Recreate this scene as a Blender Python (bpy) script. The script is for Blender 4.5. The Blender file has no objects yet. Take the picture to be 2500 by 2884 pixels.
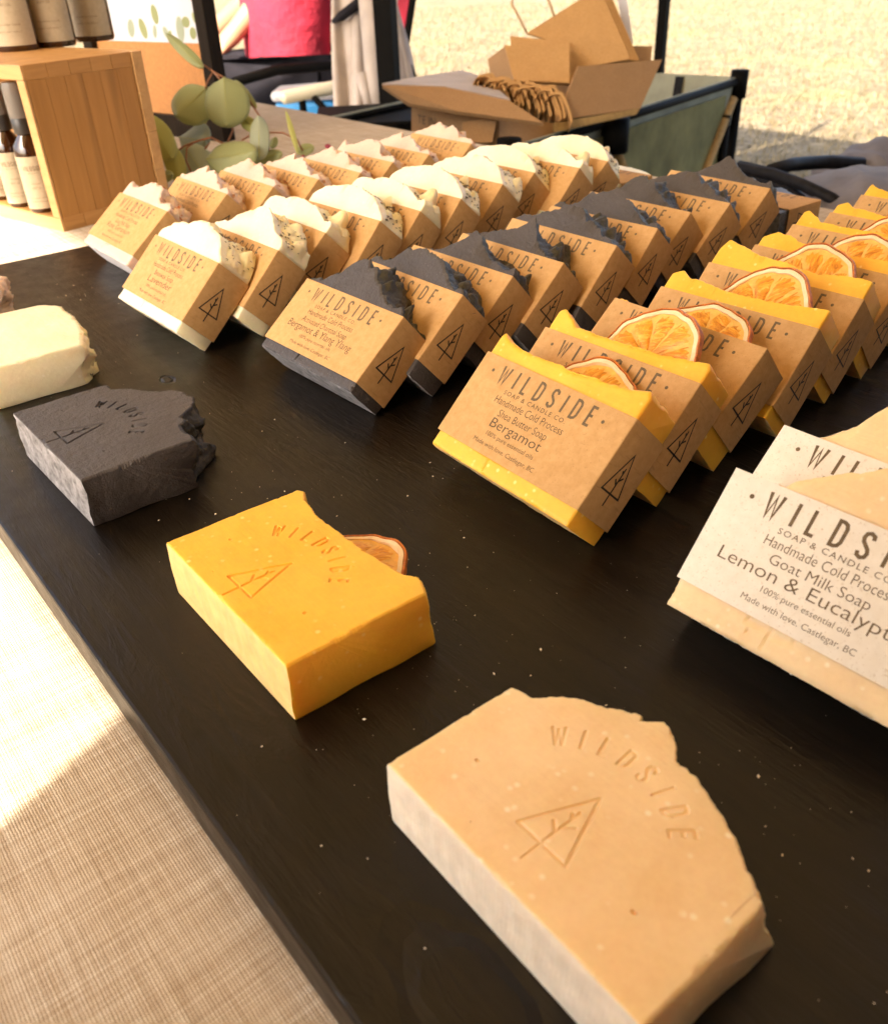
import bpy, math, random
import numpy as np
from mathutils import Matrix, Vector

random.seed(7); rng = np.random.RandomState(7)
SC = bpy.context.scene
COL = SC.collection
S = 0.01                                   # all lengths below are written in centimetres

# ------------------------------------------------------------------ camera
F_PX, PITCH, ROLL, CAM_H = 2479.89, 0.571529, -0.0448783, 18.644
YB = -0.915                                # heading of the board's long side against the camera
U = Vector((math.cos(YB), math.sin(YB), 0)); V = Vector((-math.sin(YB), math.cos(YB), 0))
def to_uv(a): return Vector((a.dot(U), a.dot(V), a.z))
_f = Vector((0, math.cos(PITCH), -math.sin(PITCH))); _r = Vector((1, 0, 0)); _u = _r.cross(_f)
R2 = to_uv(math.cos(ROLL) * _r + math.sin(ROLL) * _u)
U2 = to_uv(-math.sin(ROLL) * _r + math.cos(ROLL) * _u)
FW = to_uv(_f)
cam_d = bpy.data.cameras.new('camera'); cam = bpy.data.objects.new('camera', cam_d); COL.objects.link(cam)
cam.matrix_world = Matrix((( R2.x, U2.x, -FW.x, 0), (R2.y, U2.y, -FW.y, 0), (R2.z, U2.z, -FW.z, CAM_H * S), (0, 0, 0, 1)))
cam_d.sensor_fit = 'HORIZONTAL'; cam_d.sensor_width = 36; cam_d.lens = F_PX / 2500 * 36
cam_d.clip_start = 0.005; cam_d.clip_end = 2000
cam_d.dof.use_dof = True; cam_d.dof.focus_distance = 0.36; cam_d.dof.aperture_fstop = 24
SC.camera = cam
def P(px, py, d):
    """the place (cm) seen at photograph pixel px, py, d cm in front of the lens"""
    return Vector((0, 0, CAM_H)) + d * (FW + R2 * ((px - 1249.5) / F_PX) - U2 * ((py - 1441.7) / F_PX))
def PZ(px, py, z):
    a = P(px, py, 1) - Vector((0, 0, CAM_H)); return Vector((0, 0, CAM_H)) + a * ((z - CAM_H) / a.z)

# ------------------------------------------------------------------ light
SUN_TRAVEL = Vector((-0.35, 1.2, -1.0)).normalized()
SUN_EL = math.asin(-SUN_TRAVEL.z); SUN_AZ = math.atan2(-SUN_TRAVEL.x, -SUN_TRAVEL.y)
W = bpy.data.worlds.new('World'); SC.world = W; W.use_nodes = True
nt = W.node_tree; nt.nodes.clear()
sky = nt.nodes.new('ShaderNodeTexSky'); sky.sky_type = 'NISHITA'; sky.sun_disc = False
sky.sun_elevation = SUN_EL; sky.sun_rotation = SUN_AZ; sky.dust_density = 5.0; sky.air_density = 1.0
bg = nt.nodes.new('ShaderNodeBackground'); bg.inputs['Strength'].default_value = 0.075
wo = nt.nodes.new('ShaderNodeOutputWorld')
nt.links.new(sky.outputs[0], bg.inputs[0]); nt.links.new(bg.outputs[0], wo.inputs[0])
sd = bpy.data.lights.new('sun', 'SUN'); sd.energy = 2.6; sd.angle = math.radians(0.5); sd.color = (1.0, 0.87, 0.70)
sun = bpy.data.objects.new('sun', sd); COL.objects.link(sun)
sun.rotation_euler = SUN_TRAVEL.to_track_quat('-Z', 'Y').to_euler(); sun.location = (0, -3, 4)
SC.view_settings.view_transform = 'Standard'; SC.view_settings.look = 'None'
SC.view_settings.exposure = 3.05; SC.view_settings.gamma = 1.0; SC.view_settings.use_curve_mapping = False
SC.cycles.max_bounces = 7; SC.cycles.transparent_max_bounces = 8

# ------------------------------------------------------------------ helpers
def link(o, parent=None):
    COL.objects.link(o)
    if parent is not None: o.parent = parent
    return o
def mesh(name, verts, faces, mat=None, smooth=False, angle=None, scale=S):
    me = bpy.data.meshes.new(name)
    v = np.asarray(verts, float) * scale
    me.from_pydata(v.tolist(), [], [tuple(int(i) for i in f) for f in faces]); me.update()
    if mat: me.materials.append(mat)
    if smooth: me.polygons.foreach_set('use_smooth', [True] * len(me.polygons))
    if angle: me.set_sharp_from_angle(angle=math.radians(angle))
    return me
def obj(name, me, parent=None, **k):
    o = bpy.data.objects.new(name, me); link(o, parent)
    for a, b in k.items(): setattr(o, a, b)
    return o
def tag(o, label=None, cat=None, group=None, kind=None):
    if label: o['label'] = label
    if cat: o['category'] = cat
    if group: o['group'] = group
    if kind: o['kind'] = kind
    return o
def empty(name, loc, rz=0, **k):
    o = bpy.data.objects.new(name, None); o.empty_display_size = 0.02; link(o)
    o.location = Vector(loc) * S; o.rotation_euler = (0, 0, rz); return tag(o, **k)
class MB:
    def __init__(s): s.v = []; s.f = []
    def add(s, v, f):
        n = len(s.v); s.v += [tuple(p) for p in v]; s.f += [tuple(i + n for i in q) for q in f]; return s
    def box(s, x0, x1, y0, y1, z0, z1, M=None):
        v = [Vector((x, y, z)) for x in (x0, x1) for y in (y0, y1) for z in (z0, z1)]
        if M: v = [M @ p for p in v]
        return s.add(v, [(0, 1, 3, 2), (4, 6, 7, 5), (0, 4, 5, 1), (2, 3, 7, 6), (0, 2, 6, 4), (1, 5, 7, 3)])
    def tube(s, pts, r, n=8, cap=True):
        pts = [Vector(p) for p in pts]; rs = r if isinstance(r, (list, tuple)) else [r] * len(pts)
        vs = []; prev = None
        for i, p in enumerate(pts):
            d = (pts[min(i + 1, len(pts) - 1)] - pts[max(i - 1, 0)]).normalized()
            a = prev if prev is not None else (Vector((0, 0, 1)) if abs(d.z) < .9 else Vector((1, 0, 0)))
            a = (a - d * a.dot(d)).normalized(); b = d.cross(a); prev = a
            for k in range(n):
                t = 2 * math.pi * k / n; vs.append(p + rs[i] * (math.cos(t) * a + math.sin(t) * b))
        fs = [(i * n + k, i * n + (k + 1) % n, (i + 1) * n + (k + 1) % n, (i + 1) * n + k) for i in range(len(pts) - 1) for k in range(n)]
        if cap: fs += [tuple(range(n))[::-1], tuple(range((len(pts) - 1) * n, len(pts) * n))]
        return s.add(vs, fs)
    def lathe(s, prof, n=28, M=None):
        vs = [Vector((r * math.cos(2 * math.pi * k / n), r * math.sin(2 * math.pi * k / n), z)) for r, z in prof for k in range(n)]
        if M: vs = [M @ p for p in vs]
        fs = [(i * n + k, i * n + (k + 1) % n, (i + 1) * n + (k + 1) % n, (i + 1) * n + k) for i in range(len(prof) - 1) for k in range(n)]
        fs += [tuple(range(n))[::-1], tuple(range((len(prof) - 1) * n, len(prof) * n))]
        return s.add(vs, fs)
    def panel(s, pts, t):
        """a flat sheet through pts with thickness t"""
        pts = [Vector(p) for p in pts]; n = (pts[1] - pts[0]).cross(pts[2] - pts[0]).normalized() * t
        k = len(pts); return s.add(pts + [p + n for p in pts], [tuple(range(k))[::-1], tuple(range(k, 2 * k))] + [(i, (i + 1) % k, k + (i + 1) % k, k + i) for i in range(k)])
    def build(s, name, mat, parent=None, smooth=False, angle=None, bevel=0, **k):
        o = obj(name, mesh(name, s.v, s.f, mat, smooth, angle), parent)
        if bevel:
            b = o.modifiers.new('bevel', 'BEVEL'); b.width = bevel * S; b.segments = 2; b.limit_method = 'ANGLE'
        return tag(o, **k)
def fbm(x, y, seed, scale, oct=4, rough=.5):
    r = np.random.RandomState(seed); out = 0; amp = 1; f = scale
    for o in range(oct):
        for k in range(5):
            a = r.rand() * 2 * math.pi; ph = r.rand() * 6.28; m = .7 + .6 * r.rand()
            out = out + amp * np.sin((x * math.cos(a) + y * math.sin(a)) * f * m + ph) / 2.6
        amp *= rough; f *= 2.03
    return out
def vnoise(x, seed):
    """sharp one-dimensional value noise"""
    r = np.random.RandomState(seed).rand(512) * 2 - 1; i = np.floor(x).astype(int) % 511; f = x - np.floor(x)
    return r[i] * (1 - f) + r[i + 1] * f

# ------------------------------------------------------------------ materials
class MT:
    def __init__(s, name):
        s.m = bpy.data.materials.new(name); s.m.use_nodes = True; s.t = s.m.node_tree; s.N = s.t.nodes
        s.b = s.N['Principled BSDF']; s.out = s.N['Material Output']
    def n(s, typ, ins=None, **k):
        d = s.N.new(typ)
        for a, b in k.items(): setattr(d, a, b)
        for a, b in (ins or {}).items():
            if isinstance(b, bpy.types.NodeSocket): s.t.links.new(b, d.inputs[a])
            else: d.inputs[a].default_value = b
        return d
    def coords(s, scale=(1, 1, 1), rnd=True, rot=(0, 0, 0)):
        tc = s.n('ShaderNodeTexCoord').outputs['Object']
        if rnd:
            oi = s.n('ShaderNodeObjectInfo').outputs['Random']
            o = s.n('ShaderNodeVectorMath', {0: tc}, operation='ADD')
            c = s.n('ShaderNodeCombineXYZ', {0: s.math('MULTIPLY', oi, 3.1), 1: s.math('MULTIPLY', oi, 1.7), 2: s.math('MULTIPLY', oi, 2.3)})
            s.t.links.new(c.outputs[0], o.inputs[1]); tc = o.outputs[0]
        return s.n('ShaderNodeMapping', {'Vector': tc, 'Scale': scale, 'Rotation': rot}).outputs[0]
    def math(s, op, a, b=0.0, c=0.0):
        return s.n('ShaderNodeMath', {0: a, 1: b, 2: c}, operation=op).outputs[0]
    def noise(s, vec, scale, detail=4, rough=.55, dist=0, out='Fac'):
        return s.n('ShaderNodeTexNoise', {'Vector': vec, 'Scale': scale, 'Detail': detail, 'Roughness': rough, 'Distortion': dist}).outputs[out]
    def vor(s, vec, scale, feature='F1', out='Distance'):
        return s.n('ShaderNodeTexVoronoi', {'Vector': vec, 'Scale': scale}, feature=feature).outputs[out]
    def ramp(s, fac, stops, interp='LINEAR'):
        r = s.n('ShaderNodeValToRGB', {'Fac': fac}); cr = r.color_ramp; cr.interpolation = interp
        while len(cr.elements) < len(stops): cr.elements.new(.5)
        for e, (p, c) in zip(cr.elements, stops):
            e.position = p; e.color = (c, c, c, 1) if isinstance(c, (int, float)) else (*c, 1)
        return r.outputs[0]
    def mix(s, fac, a, b, typ='MIX'):
        m = s.n('ShaderNodeMix', data_type='RGBA', blend_type=typ)
        for i, x in ((0, fac), (6, a), (7, b)):
            if isinstance(x, bpy.types.NodeSocket): s.t.links.new(x, m.inputs[i])
            else: m.inputs[i].default_value = x if i == 0 else (*x, 1)
        return m.outputs[2]
    def set(s, **k):
        for a, b in k.items():
            a = a.replace('_', ' ')
            if isinstance(b, bpy.types.NodeSocket): s.t.links.new(b, s.b.inputs[a])
            else: s.b.inputs[a].default_value = (*b, 1) if isinstance(b, tuple) and len(b) == 3 and 'Radius' not in a else b
        return s
    def bump(s, h, dist, strength=1.0):
        b = s.n('ShaderNodeBump', {'Height': h, 'Distance': dist * S, 'Strength': strength}).outputs[0]
        s.t.links.new(b, s.b.inputs['Normal']); return s

def plain(name, col, rough=.6, var=.12, scale=60, metal=0, bump=0.0, **k):
    m = MT(name); c = m.coords(); f = m.noise(c, scale, 3)
    a = tuple(x * (1 - var) for x in col); b = tuple(min(1, x * (1 + var)) for x in col)
    m.set(Base_Color=m.mix(m.ramp(f, [(.3, 0.), (.7, 1.)]), a, b), Roughness=rough, Metallic=metal, **k)
    if bump: m.bump(m.noise(c, scale * 2, 4), bump)
    return m.m

def soap_mat(name, lo, hi, fleck, fleck_amt, sss, rad, rough=.45, bump=.012, pits=.5, sc=1.0):
    m = MT(name); c = m.coords()
    n1 = m.noise(c, 45, 4); base = m.mix(m.ramp(n1, [(.32, 0.), (.68, 1.)]), lo, hi)
    fine = m.noise(c, 420, 3, .6)
    base = m.mix(m.ramp(fine, [(.35, .0), (.75, .22)]), base, tuple(min(1, x * 1.25) for x in hi))
    # pale flecks, sparse and of uneven size
    v = m.vor(c, 240 * sc); keep = m.noise(c, 130, 2)
    fl = m.math('MULTIPLY', m.ramp(v, [(.10, 1.), (.24, 0.)]), m.ramp(keep, [(.47, 0.), (.60, 1.)]))
    base = m.mix(m.math('MULTIPLY', fl, fleck_amt), base, fleck)
    m.set(Base_Color=base, Roughness=m.ramp(n1, [(.3, rough - .08), (.7, rough + .12)]), Subsurface_Weight=sss, Subsurface_Radius=rad, Subsurface_Scale=.010)
    m.b.inputs['Specular IOR Level'].default_value = .5
    h = m.math('ADD', m.math('MULTIPLY', m.noise(c, 900, 4), .6), m.math('MULTIPLY', m.noise(c, 110, 4), 1.5))
    h = m.math('ADD', h, m.math('MULTIPLY', m.noise(m.n('ShaderNodeMapping', {'Vector': c, 'Scale': (.09, 1, 1), 'Rotation': (0, .06, 0)}).outputs[0], 420, 3), .9))
    pit = m.ramp(m.vor(c, 210 * sc), [(.04, -pits), (.12, 0.)])
    m.bump(m.math('ADD', h, m.math('MULTIPLY', pit, 2.0)), bump)
    return m.m
M = {}
M['yellow'] = soap_mat('marigold_soap', (.85, .41, .03), (.91, .485, .048), (.97, .76, .30), .7, .35, (1., .45, .10))
M['peach'] = soap_mat('peach_soap', (.80, .54, .27), (.88, .64, .36), (.96, .84, .62), .8, .35, (1., .55, .3), bump=.016)
M['cream'] = soap_mat('cream_soap', (.78, .68, .45), (.84, .76, .55), (.95, .9, .75), .5, .4, (1., .7, .4))
M['rose'] = soap_mat('rose_soap', (.58, .41, .32), (.66, .49, .39), (.8, .66, .55), .4, .35, (1., .5, .4))
def charcoal():
    m = MT('charcoal_soap'); c = m.coords()
    n1 = m.noise(c, 60, 5, .6); base = m.mix(n1, (.040, .034, .034), (.078, .067, .065))
    mica = m.math('MULTIPLY', m.ramp(m.vor(c, 900), [(.05, 1.), (.14, 0.)]), m.ramp(m.noise(c, 160, 2), [(.55, 0.), (.62, 1.)]))
    base = m.mix(m.math('MULTIPLY', mica, .8), base, (.45, .42, .38))
    m.set(Base_Color=base, Roughness=.5); m.b.inputs['Specular IOR Level'].default_value = .45
    h = m.math('ADD', m.noise(c, 260, 6, .65), m.ramp(m.vor(c, 300), [(.05, -.8), (.16, 0.)]))
    m.bump(h, .10); return m.m
M['charcoal'] = charcoal()
M['char_top'] = plain('charcoal_soap_ruffle', (.034, .027, .011), .5, .6, 260, bump=.09)
M['char_side'] = plain('charcoal_soap_ash_side', (.22, .21, .215), .7, .5, 230, bump=.08)
M['yellow_base'] = plain('marigold_soap_ash_side', (.82, .52, .20), .6, .12, 160, bump=.03, Subsurface_Weight=.3, Subsurface_Radius=(1, .5, .2), Subsurface_Scale=.005)
M['pale_base'] = plain('pale_soap_ash_side', (.80, .67, .52), .6, .08, 160, bump=.03, Subsurface_Weight=.3, Subsurface_Radius=(1, .6, .4), Subsurface_Scale=.005)
M['rose_base'] = plain('pink_soap_ash_side', (.74, .69, .68), .6, .08, 160, bump=.03)
M['membrane'] = plain('orange_membrane', (.86, .46, .10), .4, .15, 300, bump=.03, Subsurface_Weight=.3, Subsurface_Radius=(1, .5, .2), Subsurface_Scale=.003)
M['cream_top'] = plain('cream_soap_ruffle', (.86, .74, .44), .42, .07, 90, bump=.05, Subsurface_Weight=.3, Subsurface_Radius=(1, .6, .3), Subsurface_Scale=.005)
M['rose_top'] = plain('rose_soap_ruffle', (.74, .52, .33), .45, .2, 120, bump=.05, Subsurface_Weight=.3, Subsurface_Radius=(1, .6, .3), Subsurface_Scale=.005)

def kraft(name, lo, hi, fib, fibamt, bump=.006, low=.66):
    m = MT(name); c = m.coords()
    n = m.noise(c, 300, 5, .65); base = m.mix(m.ramp(n, [(.3, 0.), (.7, 1.)]), lo, hi)
    cl = m.noise(c, 38, 3); base = m.mix(m.ramp(cl, [(.35, .18), (.7, 0.)]), base, tuple(x * .72 for x in lo))
    for i, rot in enumerate(((.3, .5, .2), (1.1, .2, 1.9), (2., 1.3, .7))):
        cc = m.n('ShaderNodeMapping', {'Vector': c, 'Rotation': rot, 'Scale': (1, .12, 1)}).outputs[0]
        f = m.ramp(m.noise(cc, 950, 2, .5), [(.66, 0.), (.72, 1.)])
        base = m.mix(m.math('MULTIPLY', f, fibamt), base, fib)
    m.set(Base_Color=base, Roughness=.82); m.b.inputs['Specular IOR Level'].default_value = .25
    m.bump(n, bump); return m.m
M['kraft'] = kraft('kraft_paper', (.50, .285, .105), (.60, .36, .155), (.24, .12, .045), .22)
M['white_paper'] = kraft('speckled_white_paper', (.80, .72, .60), (.87, .80, .69), (.45, .31, .17), .32)
M['kraft_dull'] = kraft('brown_cardboard', (.33, .19, .085), (.40, .24, .115), (.16, .08, .03), .3, .02)
M['ink_brown'] = plain('brown_ink', (.135, .088, .040), .7, .25, 900)
M['ink_dark'] = plain('dark_brown_ink', (.075, .045, .018), .7, .2, 900)
M['ink_black'] = plain('black_ink', (.018, .012, .008), .55, .2, 900)
M['petal'] = plain('dried_petal', (.42, .15, .04), .7, .6, 200)
M['bud'] = plain('lavender_bud', (.09, .065, .04), .8, .6, 300)
M['rind'] = plain('orange_rind', (.56, .16, .02), .5, .3, 500, bump=.03)
def pith():
    m = MT('orange_pith'); c = m.coords(); n = m.noise(c, 260, 4)
    m.set(Base_Color=m.mix(n, (.80, .52, .24), (.90, .76, .52)), Roughness=.75, Subsurface_Weight=.2, Subsurface_Radius=(1, .7, .4), Subsurface_Scale=.003)
    m.bump(n, .03); return m.m
M['pith'] = pith()
def flesh():
    m = MT('orange_flesh'); c = m.coords((1, 1, .25)); n = m.noise(c, 420, 4, .6, 1.5)
    m.set(Base_Color=m.ramp(n, [(.3, (.55, .17, .008)), (.52, (.80, .34, .02)), (.72, (.92, .55, .12))]), Roughness=.3, Subsurface_Weight=.3, Subsurface_Radius=(1, .4, .1), Subsurface_Scale=.004)
    m.bump(n, .05); return m.m
M['flesh'] = flesh()

def board_mat():
    m = MT('black_painted_wood'); tc = m.coords(rnd=False)
    g = m.n('ShaderNodeMapping', {'Vector': tc, 'Scale': (.09, 1, 1)}).outputs[0]
    grain = m.noise(g, 160, 6, .62, .6)
    brush = m.noise(m.n('ShaderNodeMapping', {'Vector': tc, 'Scale': (.16, 1, 1), 'Rotation': (0, 0, .12)}).outputs[0], 520, 4, .6)
    broad = m.noise(tc, 9, 3)
    base = m.mix(m.ramp(grain, [(.3, 0.), (.72, 1.)]), (.003, .0017, .0006), (.008, .005, .0024))
    dust = m.math('MULTIPLY', m.ramp(m.noise(tc, 700, 5, .7), [(.62, 0.), (.78, 1.)]), m.ramp(broad, [(.4, .1), (.7, .5)]))
    base = m.mix(dust, base, (.04, .03, .02))
    m.set(Base_Color=base, Roughness=m.ramp(m.noise(tc, 70, 5, .6), [(.3, .28), (.7, .44)]))
    m.b.inputs['Specular IOR Level'].default_value = .27
    h = m.math('ADD', m.math('MULTIPLY', grain, 1.0), m.math('MULTIPLY', brush, .55))
    soft = m.ramp(m.noise(m.n('ShaderNodeMapping', {'Vector': tc, 'Scale': (.3, 1, 1), 'Rotation': (0, 0, .25)}).outputs[0], 90, 4, .6, .8), [(.5, 0.), (.72, 1.)])
    h = m.math('ADD', h, m.math('MULTIPLY', soft, m.math('MULTIPLY', m.ramp(broad, [(.45, .15), (.65, 1.)]), .9)))
    for kx, ky, rr in ((-.428, .150, .008), (-.078, .062, .020)):
        d = m.n('ShaderNodeVectorMath', {0: tc, 1: (kx, ky, 0)}, operation='SUBTRACT').outputs[0]
        d = m.n('ShaderNodeMapping', {'Vector': d, 'Scale': (.6, 1.2, 0)}).outputs[0]
        wob = m.math('MULTIPLY', m.noise(tc, 90, 2), .006)
        L = m.math('ADD', m.n('ShaderNodeVectorMath', {0: d}, operation='LENGTH').outputs['Value'], wob)
        ring = m.ramp(m.math('DIVIDE', L, rr), [(.62, 0.), (.8, 1.), (.98, 0.)])
        h = m.math('SUBTRACT', h, m.math('MULTIPLY', ring, 2.2))
    m.bump(h, .035); return m.m
M['board'] = board_mat()

def linen():
    m = MT('linen_weave'); tc = m.coords(rnd=False)
    def th(ax, sc, rot):
        v = m.n('ShaderNodeMapping', {'Vector': tc, 'Scale': (1, .03, 1) if ax else (.03, 1, 1), 'Rotation': (0, 0, rot)}).outputs[0]
        return m.noise(v, sc, 2, .6)
    a = th(0, 1300, .0); b = th(1, 1300, .0); a2 = th(0, 260, 0); b2 = th(1, 260, 0)
    w1 = m.n('ShaderNodeTexWave', {'Vector': tc, 'Scale': 380., 'Distortion': 1.6, 'Detail': 2., 'Detail Scale': 2.}, wave_type='BANDS', bands_direction='X').outputs['Fac']
    w2 = m.n('ShaderNodeTexWave', {'Vector': tc, 'Scale': 380., 'Distortion': 1.6, 'Detail': 2., 'Detail Scale': 2.}, wave_type='BANDS', bands_direction='Y').outputs['Fac']
    weave = m.math('MULTIPLY', w1, w2)
    t = m.math('ADD', m.math('MULTIPLY', m.math('ADD', a, b), .35), m.math('MULTIPLY', m.math('ADD', a2, b2), .15))
    base = m.ramp(t, [(.38, (.34, .255, .17)), (.50, (.50, .41, .31)), (.64, (.72, .66, .56))])
    base = m.mix(m.ramp(weave, [(0., .45), (.5, 0.)]), base, (.32, .24, .16))
    base = m.mix(m.ramp(m.noise(tc, 14, 3), [(.4, 0.), (.7, .25)]), base, (.62, .52, .40))
    m.set(Base_Color=base, Roughness=.9); m.b.inputs['Specular IOR Level'].default_value = .2
    m.bump(m.math('ADD', weave, m.math('MULTIPLY', t, 1.5)), .02); return m.m
M['linen'] = linen()

def pine(name, lo, hi, axis):
    m = MT(name); sc = [1, 1, 1]; sc[axis] = .08; c = m.coords(tuple(sc))
    n = m.noise(c, 130, 5, .6, .8); r = m.noise(c, 30, 3, .5, 2.)
    base = m.mix(m.ramp(n, [(.3, 0.), (.7, 1.)]), lo, hi)
    base = m.mix(m.ramp(r, [(.55, 0.), (.75, .5)]), base, tuple(x * .6 for x in lo))
    m.set(Base_Color=base, Roughness=.5); m.bump(n, .01); return m.m
M['pine'] = pine('pine_board', (.36, .165, .035), (.44, .215, .055), 2)
M['pine_h'] = pine('pine_edge', (.46, .25, .09), (.56, .33, .13), 0)
M['endgrain'] = pine('pine_end_grain', (.40, .19, .05), (.52, .27, .08), 1)
M['amber'] = MT('amber_glass').set(Base_Color=(.035, .010, .002), Roughness=.06, Coat_Weight=.6, Coat_Roughness=.05).m
M['label'] = kraft('bottle_label_paper', (.46, .38, .26), (.54, .45, .32), (.5, .36, .2), .2, .003)
M['cap_clear'] = MT('smoky_clear_plastic').set(Base_Color=(.30, .27, .24), Roughness=.15, Transmission_Weight=.45, IOR=1.3).m
M['cap_black'] = plain('black_ribbed_plastic', (.028, .024, .022), .4, .2)
M['black_frame'] = pine('black_stained_wood', (.010, .006, .003), (.022, .014, .008), 2)
M['poster'] = plain('white_poster_paper', (.56, .56, .61), .8, .03, 20)
M['kraft_mat'] = plain('brown_poster_band', (.42, .19, .06), .85, .1, 200)
def leaf(name, lo, hi, back):
    m = MT(name); c = m.coords(); n = m.noise(c, 60, 4); base = m.mix(n, lo, hi)
    m.set(Base_Color=base, Roughness=.55, Subsurface_Weight=0.); m.bump(m.noise(c, 240, 3), .01)
    tr = m.n('ShaderNodeBsdfTranslucent', {'Color': (*back, 1)}); mx = m.n('ShaderNodeMixShader', {0: .3})
    m.t.links.new(m.b.outputs[0], mx.inputs[1]); m.t.links.new(tr.outputs[0], mx.inputs[2]); m.t.links.new(mx.outputs[0], m.out.inputs[0])
    return m.m
M['leaf_g'] = leaf('eucalyptus_leaf_green', (.30, .34, .15), (.38, .41, .20), (.45, .48, .18))
M['leaf_b'] = leaf('eucalyptus_leaf_blue', (.36, .42, .31), (.46, .50, .38), (.40, .45, .26))
M['leaf_y'] = leaf('eucalyptus_leaf_yellow', (.42, .43, .12), (.50, .50, .17), (.55, .56, .16))
M['stem'] = plain('reddish_stem', (.27, .11, .05), .6, .2)
M['grass_blade'] = leaf('dry_grass_blade', (.22, .17, .085), (.30, .24, .14), (.2, .16, .08))
def ground():
    m = MT('dry_grass_ground'); tc = m.coords(rnd=False)
    n = m.noise(tc, 1.9, 7, .75); f = m.noise(tc, 14, 6, .75)
    base = m.mix(m.ramp(n, [(.35, 0.), (.65, 1.)]), (.19, .145, .075), (.31, .245, .15))
    base = m.mix(m.ramp(m.noise(tc, .9, 5, .6), [(.55, 0.), (.68, .55)]), base, (.30, .31, .09))
    base = m.mix(m.ramp(f, [(.38, 1.), (.62, 0.)]), base, (.10, .072, .034))
    m.set(Base_Color=base, Roughness=.95); m.bump(f, 2.5); return m.m
M['ground'] = ground()
M['pink'] = plain('pink_cotton', (.34, .012, .035), .85, .3, 9, bump=1.2)
M['skin'] = MT('skin').set(Base_Color=(.36, .20, .12), Roughness=.5, Subsurface_Weight=.15, Subsurface_Radius=(1, .4, .2), Subsurface_Scale=.01).m
M['dark_cloth'] = plain('dark_cotton', (.018, .017, .022), .9, .3, 20, bump=.2)
M['hair'] = plain('brown_hair', (.06, .035, .02), .5, .4, 80)
M['jacket'] = plain('taupe_fabric', (.44, .38, .34), .85, .15, 12, bump=.15)
M['slate'] = plain('slate_fabric', (.115, .105, .115), .75, .2, 30, bump=.1)
M['black_strap'] = plain('black_webbing', (.012, .011, .012), .5, .3, 120)
M['cream_pad'] = plain('cream_foam_pad', (.66, .60, .44), .7, .06, 20)
M['black_metal'] = plain('black_metal_tube', (.004, .0035, .003), .7, .2, 40)
M['olive'] = plain('olive_canvas', (.17, .165, .065), .9, .3, 14, bump=.2)
M['teal'] = plain('grey_green_lining', (.34, .35, .27), .85, .2, 16)
M['blue'] = plain('blue_plastic', (.04, .27, .62), .4, .08, 20)
M['strap_tan'] = plain('tan_webbing', (.33, .21, .07), .8, .2, 90)
for k_ in ('black_metal', 'black_strap', 'black_frame', 'dark_cloth'): M[k_].node_tree.nodes['Principled BSDF'].inputs['Specular IOR Level'].default_value = .08
def canopy_mat():
    m = MT('canopy_polyester'); m.set(Base_Color=(.60, .51, .38), Roughness=.8)
    tr = m.n('ShaderNodeBsdfTranslucent', {'Color': (.86, .73, .50, 1)}); mx = m.n('ShaderNodeMixShader', {0: .42})
    m.t.links.new(m.b.outputs[0], mx.inputs[1]); m.t.links.new(tr.outputs[0], mx.inputs[2]); m.t.links.new(mx.outputs[0], m.out.inputs[0]); return m.m
M['canopy'] = canopy_mat()
M['crumb'] = plain('soap_crumb', (.80, .72, .58), .6, .15, 300)
M['twine'] = plain('paper_twine', (.42, .26, .12), .8, .2, 200)

# ------------------------------------------------------------------ setting: ground, table, cloth, board
def sheet(x0, x1, y0, y1, z, nx, ny, amp=0, seed=0, sc=.01):
    xs = np.linspace(x0, x1, nx); ys = np.linspace(y0, y1, ny); X, Y = np.meshgrid(xs, ys)
    Z = z + amp * fbm(X, Y, seed, sc); v = np.stack([X, Y, Z], -1).reshape(-1, 3)
    f = [(j * nx + i, j * nx + i + 1, (j + 1) * nx + i + 1, (j + 1) * nx + i) for j in range(ny - 1) for i in range(nx - 1)]
    return v, f
v, f = sheet(-60000, 60000, -60000, 60000, -75, 3, 3)
tag(obj('ground', mesh('ground', v, f, M['ground'])), kind='structure')

tb = empty('folding_table', (-60, 33, -75), label='folding market table under the linen tablecloth', cat='table')
MB().box(-108, 118, -40, 40, 70.2, 73.0).build('tabletop', M['poster'], tb)
for sx in (-100, 110):
    for sy in (-33, 33): MB().tube([(sx, sy, 0), (sx, sy, 70.2)], 1.4).build('leg', M['black_metal'], tb)
# tablecloth: top and hanging skirt with soft folds
def cloth():
    x0, x1, y0, y1 = -168.6, 58.6, -7.6, 73.5
    v, f = sheet(x0, x1, y0, y1, -1.5, 60, 30)
    mb = MB().add(v, f)
    per = []
    def line(a, b, n): return [tuple(np.array(a) * (1 - t) + np.array(b) * t) for t in np.linspace(0, 1, n, endpoint=False)]
    per = line((x0, y0), (x1, y0), 120) + line((x1, y0), (x1, y1), 50) + line((x1, y1), (x0, y1), 120) + line((x0, y1), (x0, y0), 50)
    cx, cy = (x0 + x1) / 2, (y0 + y1) / 2; vs = []; rows = 8
    for r in range(rows + 1):
        t = r / rows
        for i, (x, y) in enumerate(per):
            nx = (1 if x >= x1 - .01 else -1 if x <= x0 + .01 else 0); ny = (1 if y >= y1 - .01 else -1 if y <= y0 + .01 else 0)
            o = (.3 * min(1, t * 8) + t * (1.5 + 1.8 * math.sin(i * .35) + 1.1 * math.sin(i * .81)))
            vs.append((x + nx * o, y + ny * o, -1.5 - .25 * min(1, t * 8) - 50 * t))
    n = len(per); fs = [(r * n + i, r * n + (i + 1) % n, (r + 1) * n + (i + 1) % n, (r + 1) * n + i) for r in range(rows) for i in range(n)]
    mb.add(vs, fs); return mb
tag(cloth().build('tablecloth', M['linen'], smooth=True, angle=60), 'beige woven linen tablecloth spread under the black display board', 'tablecloth')

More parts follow.
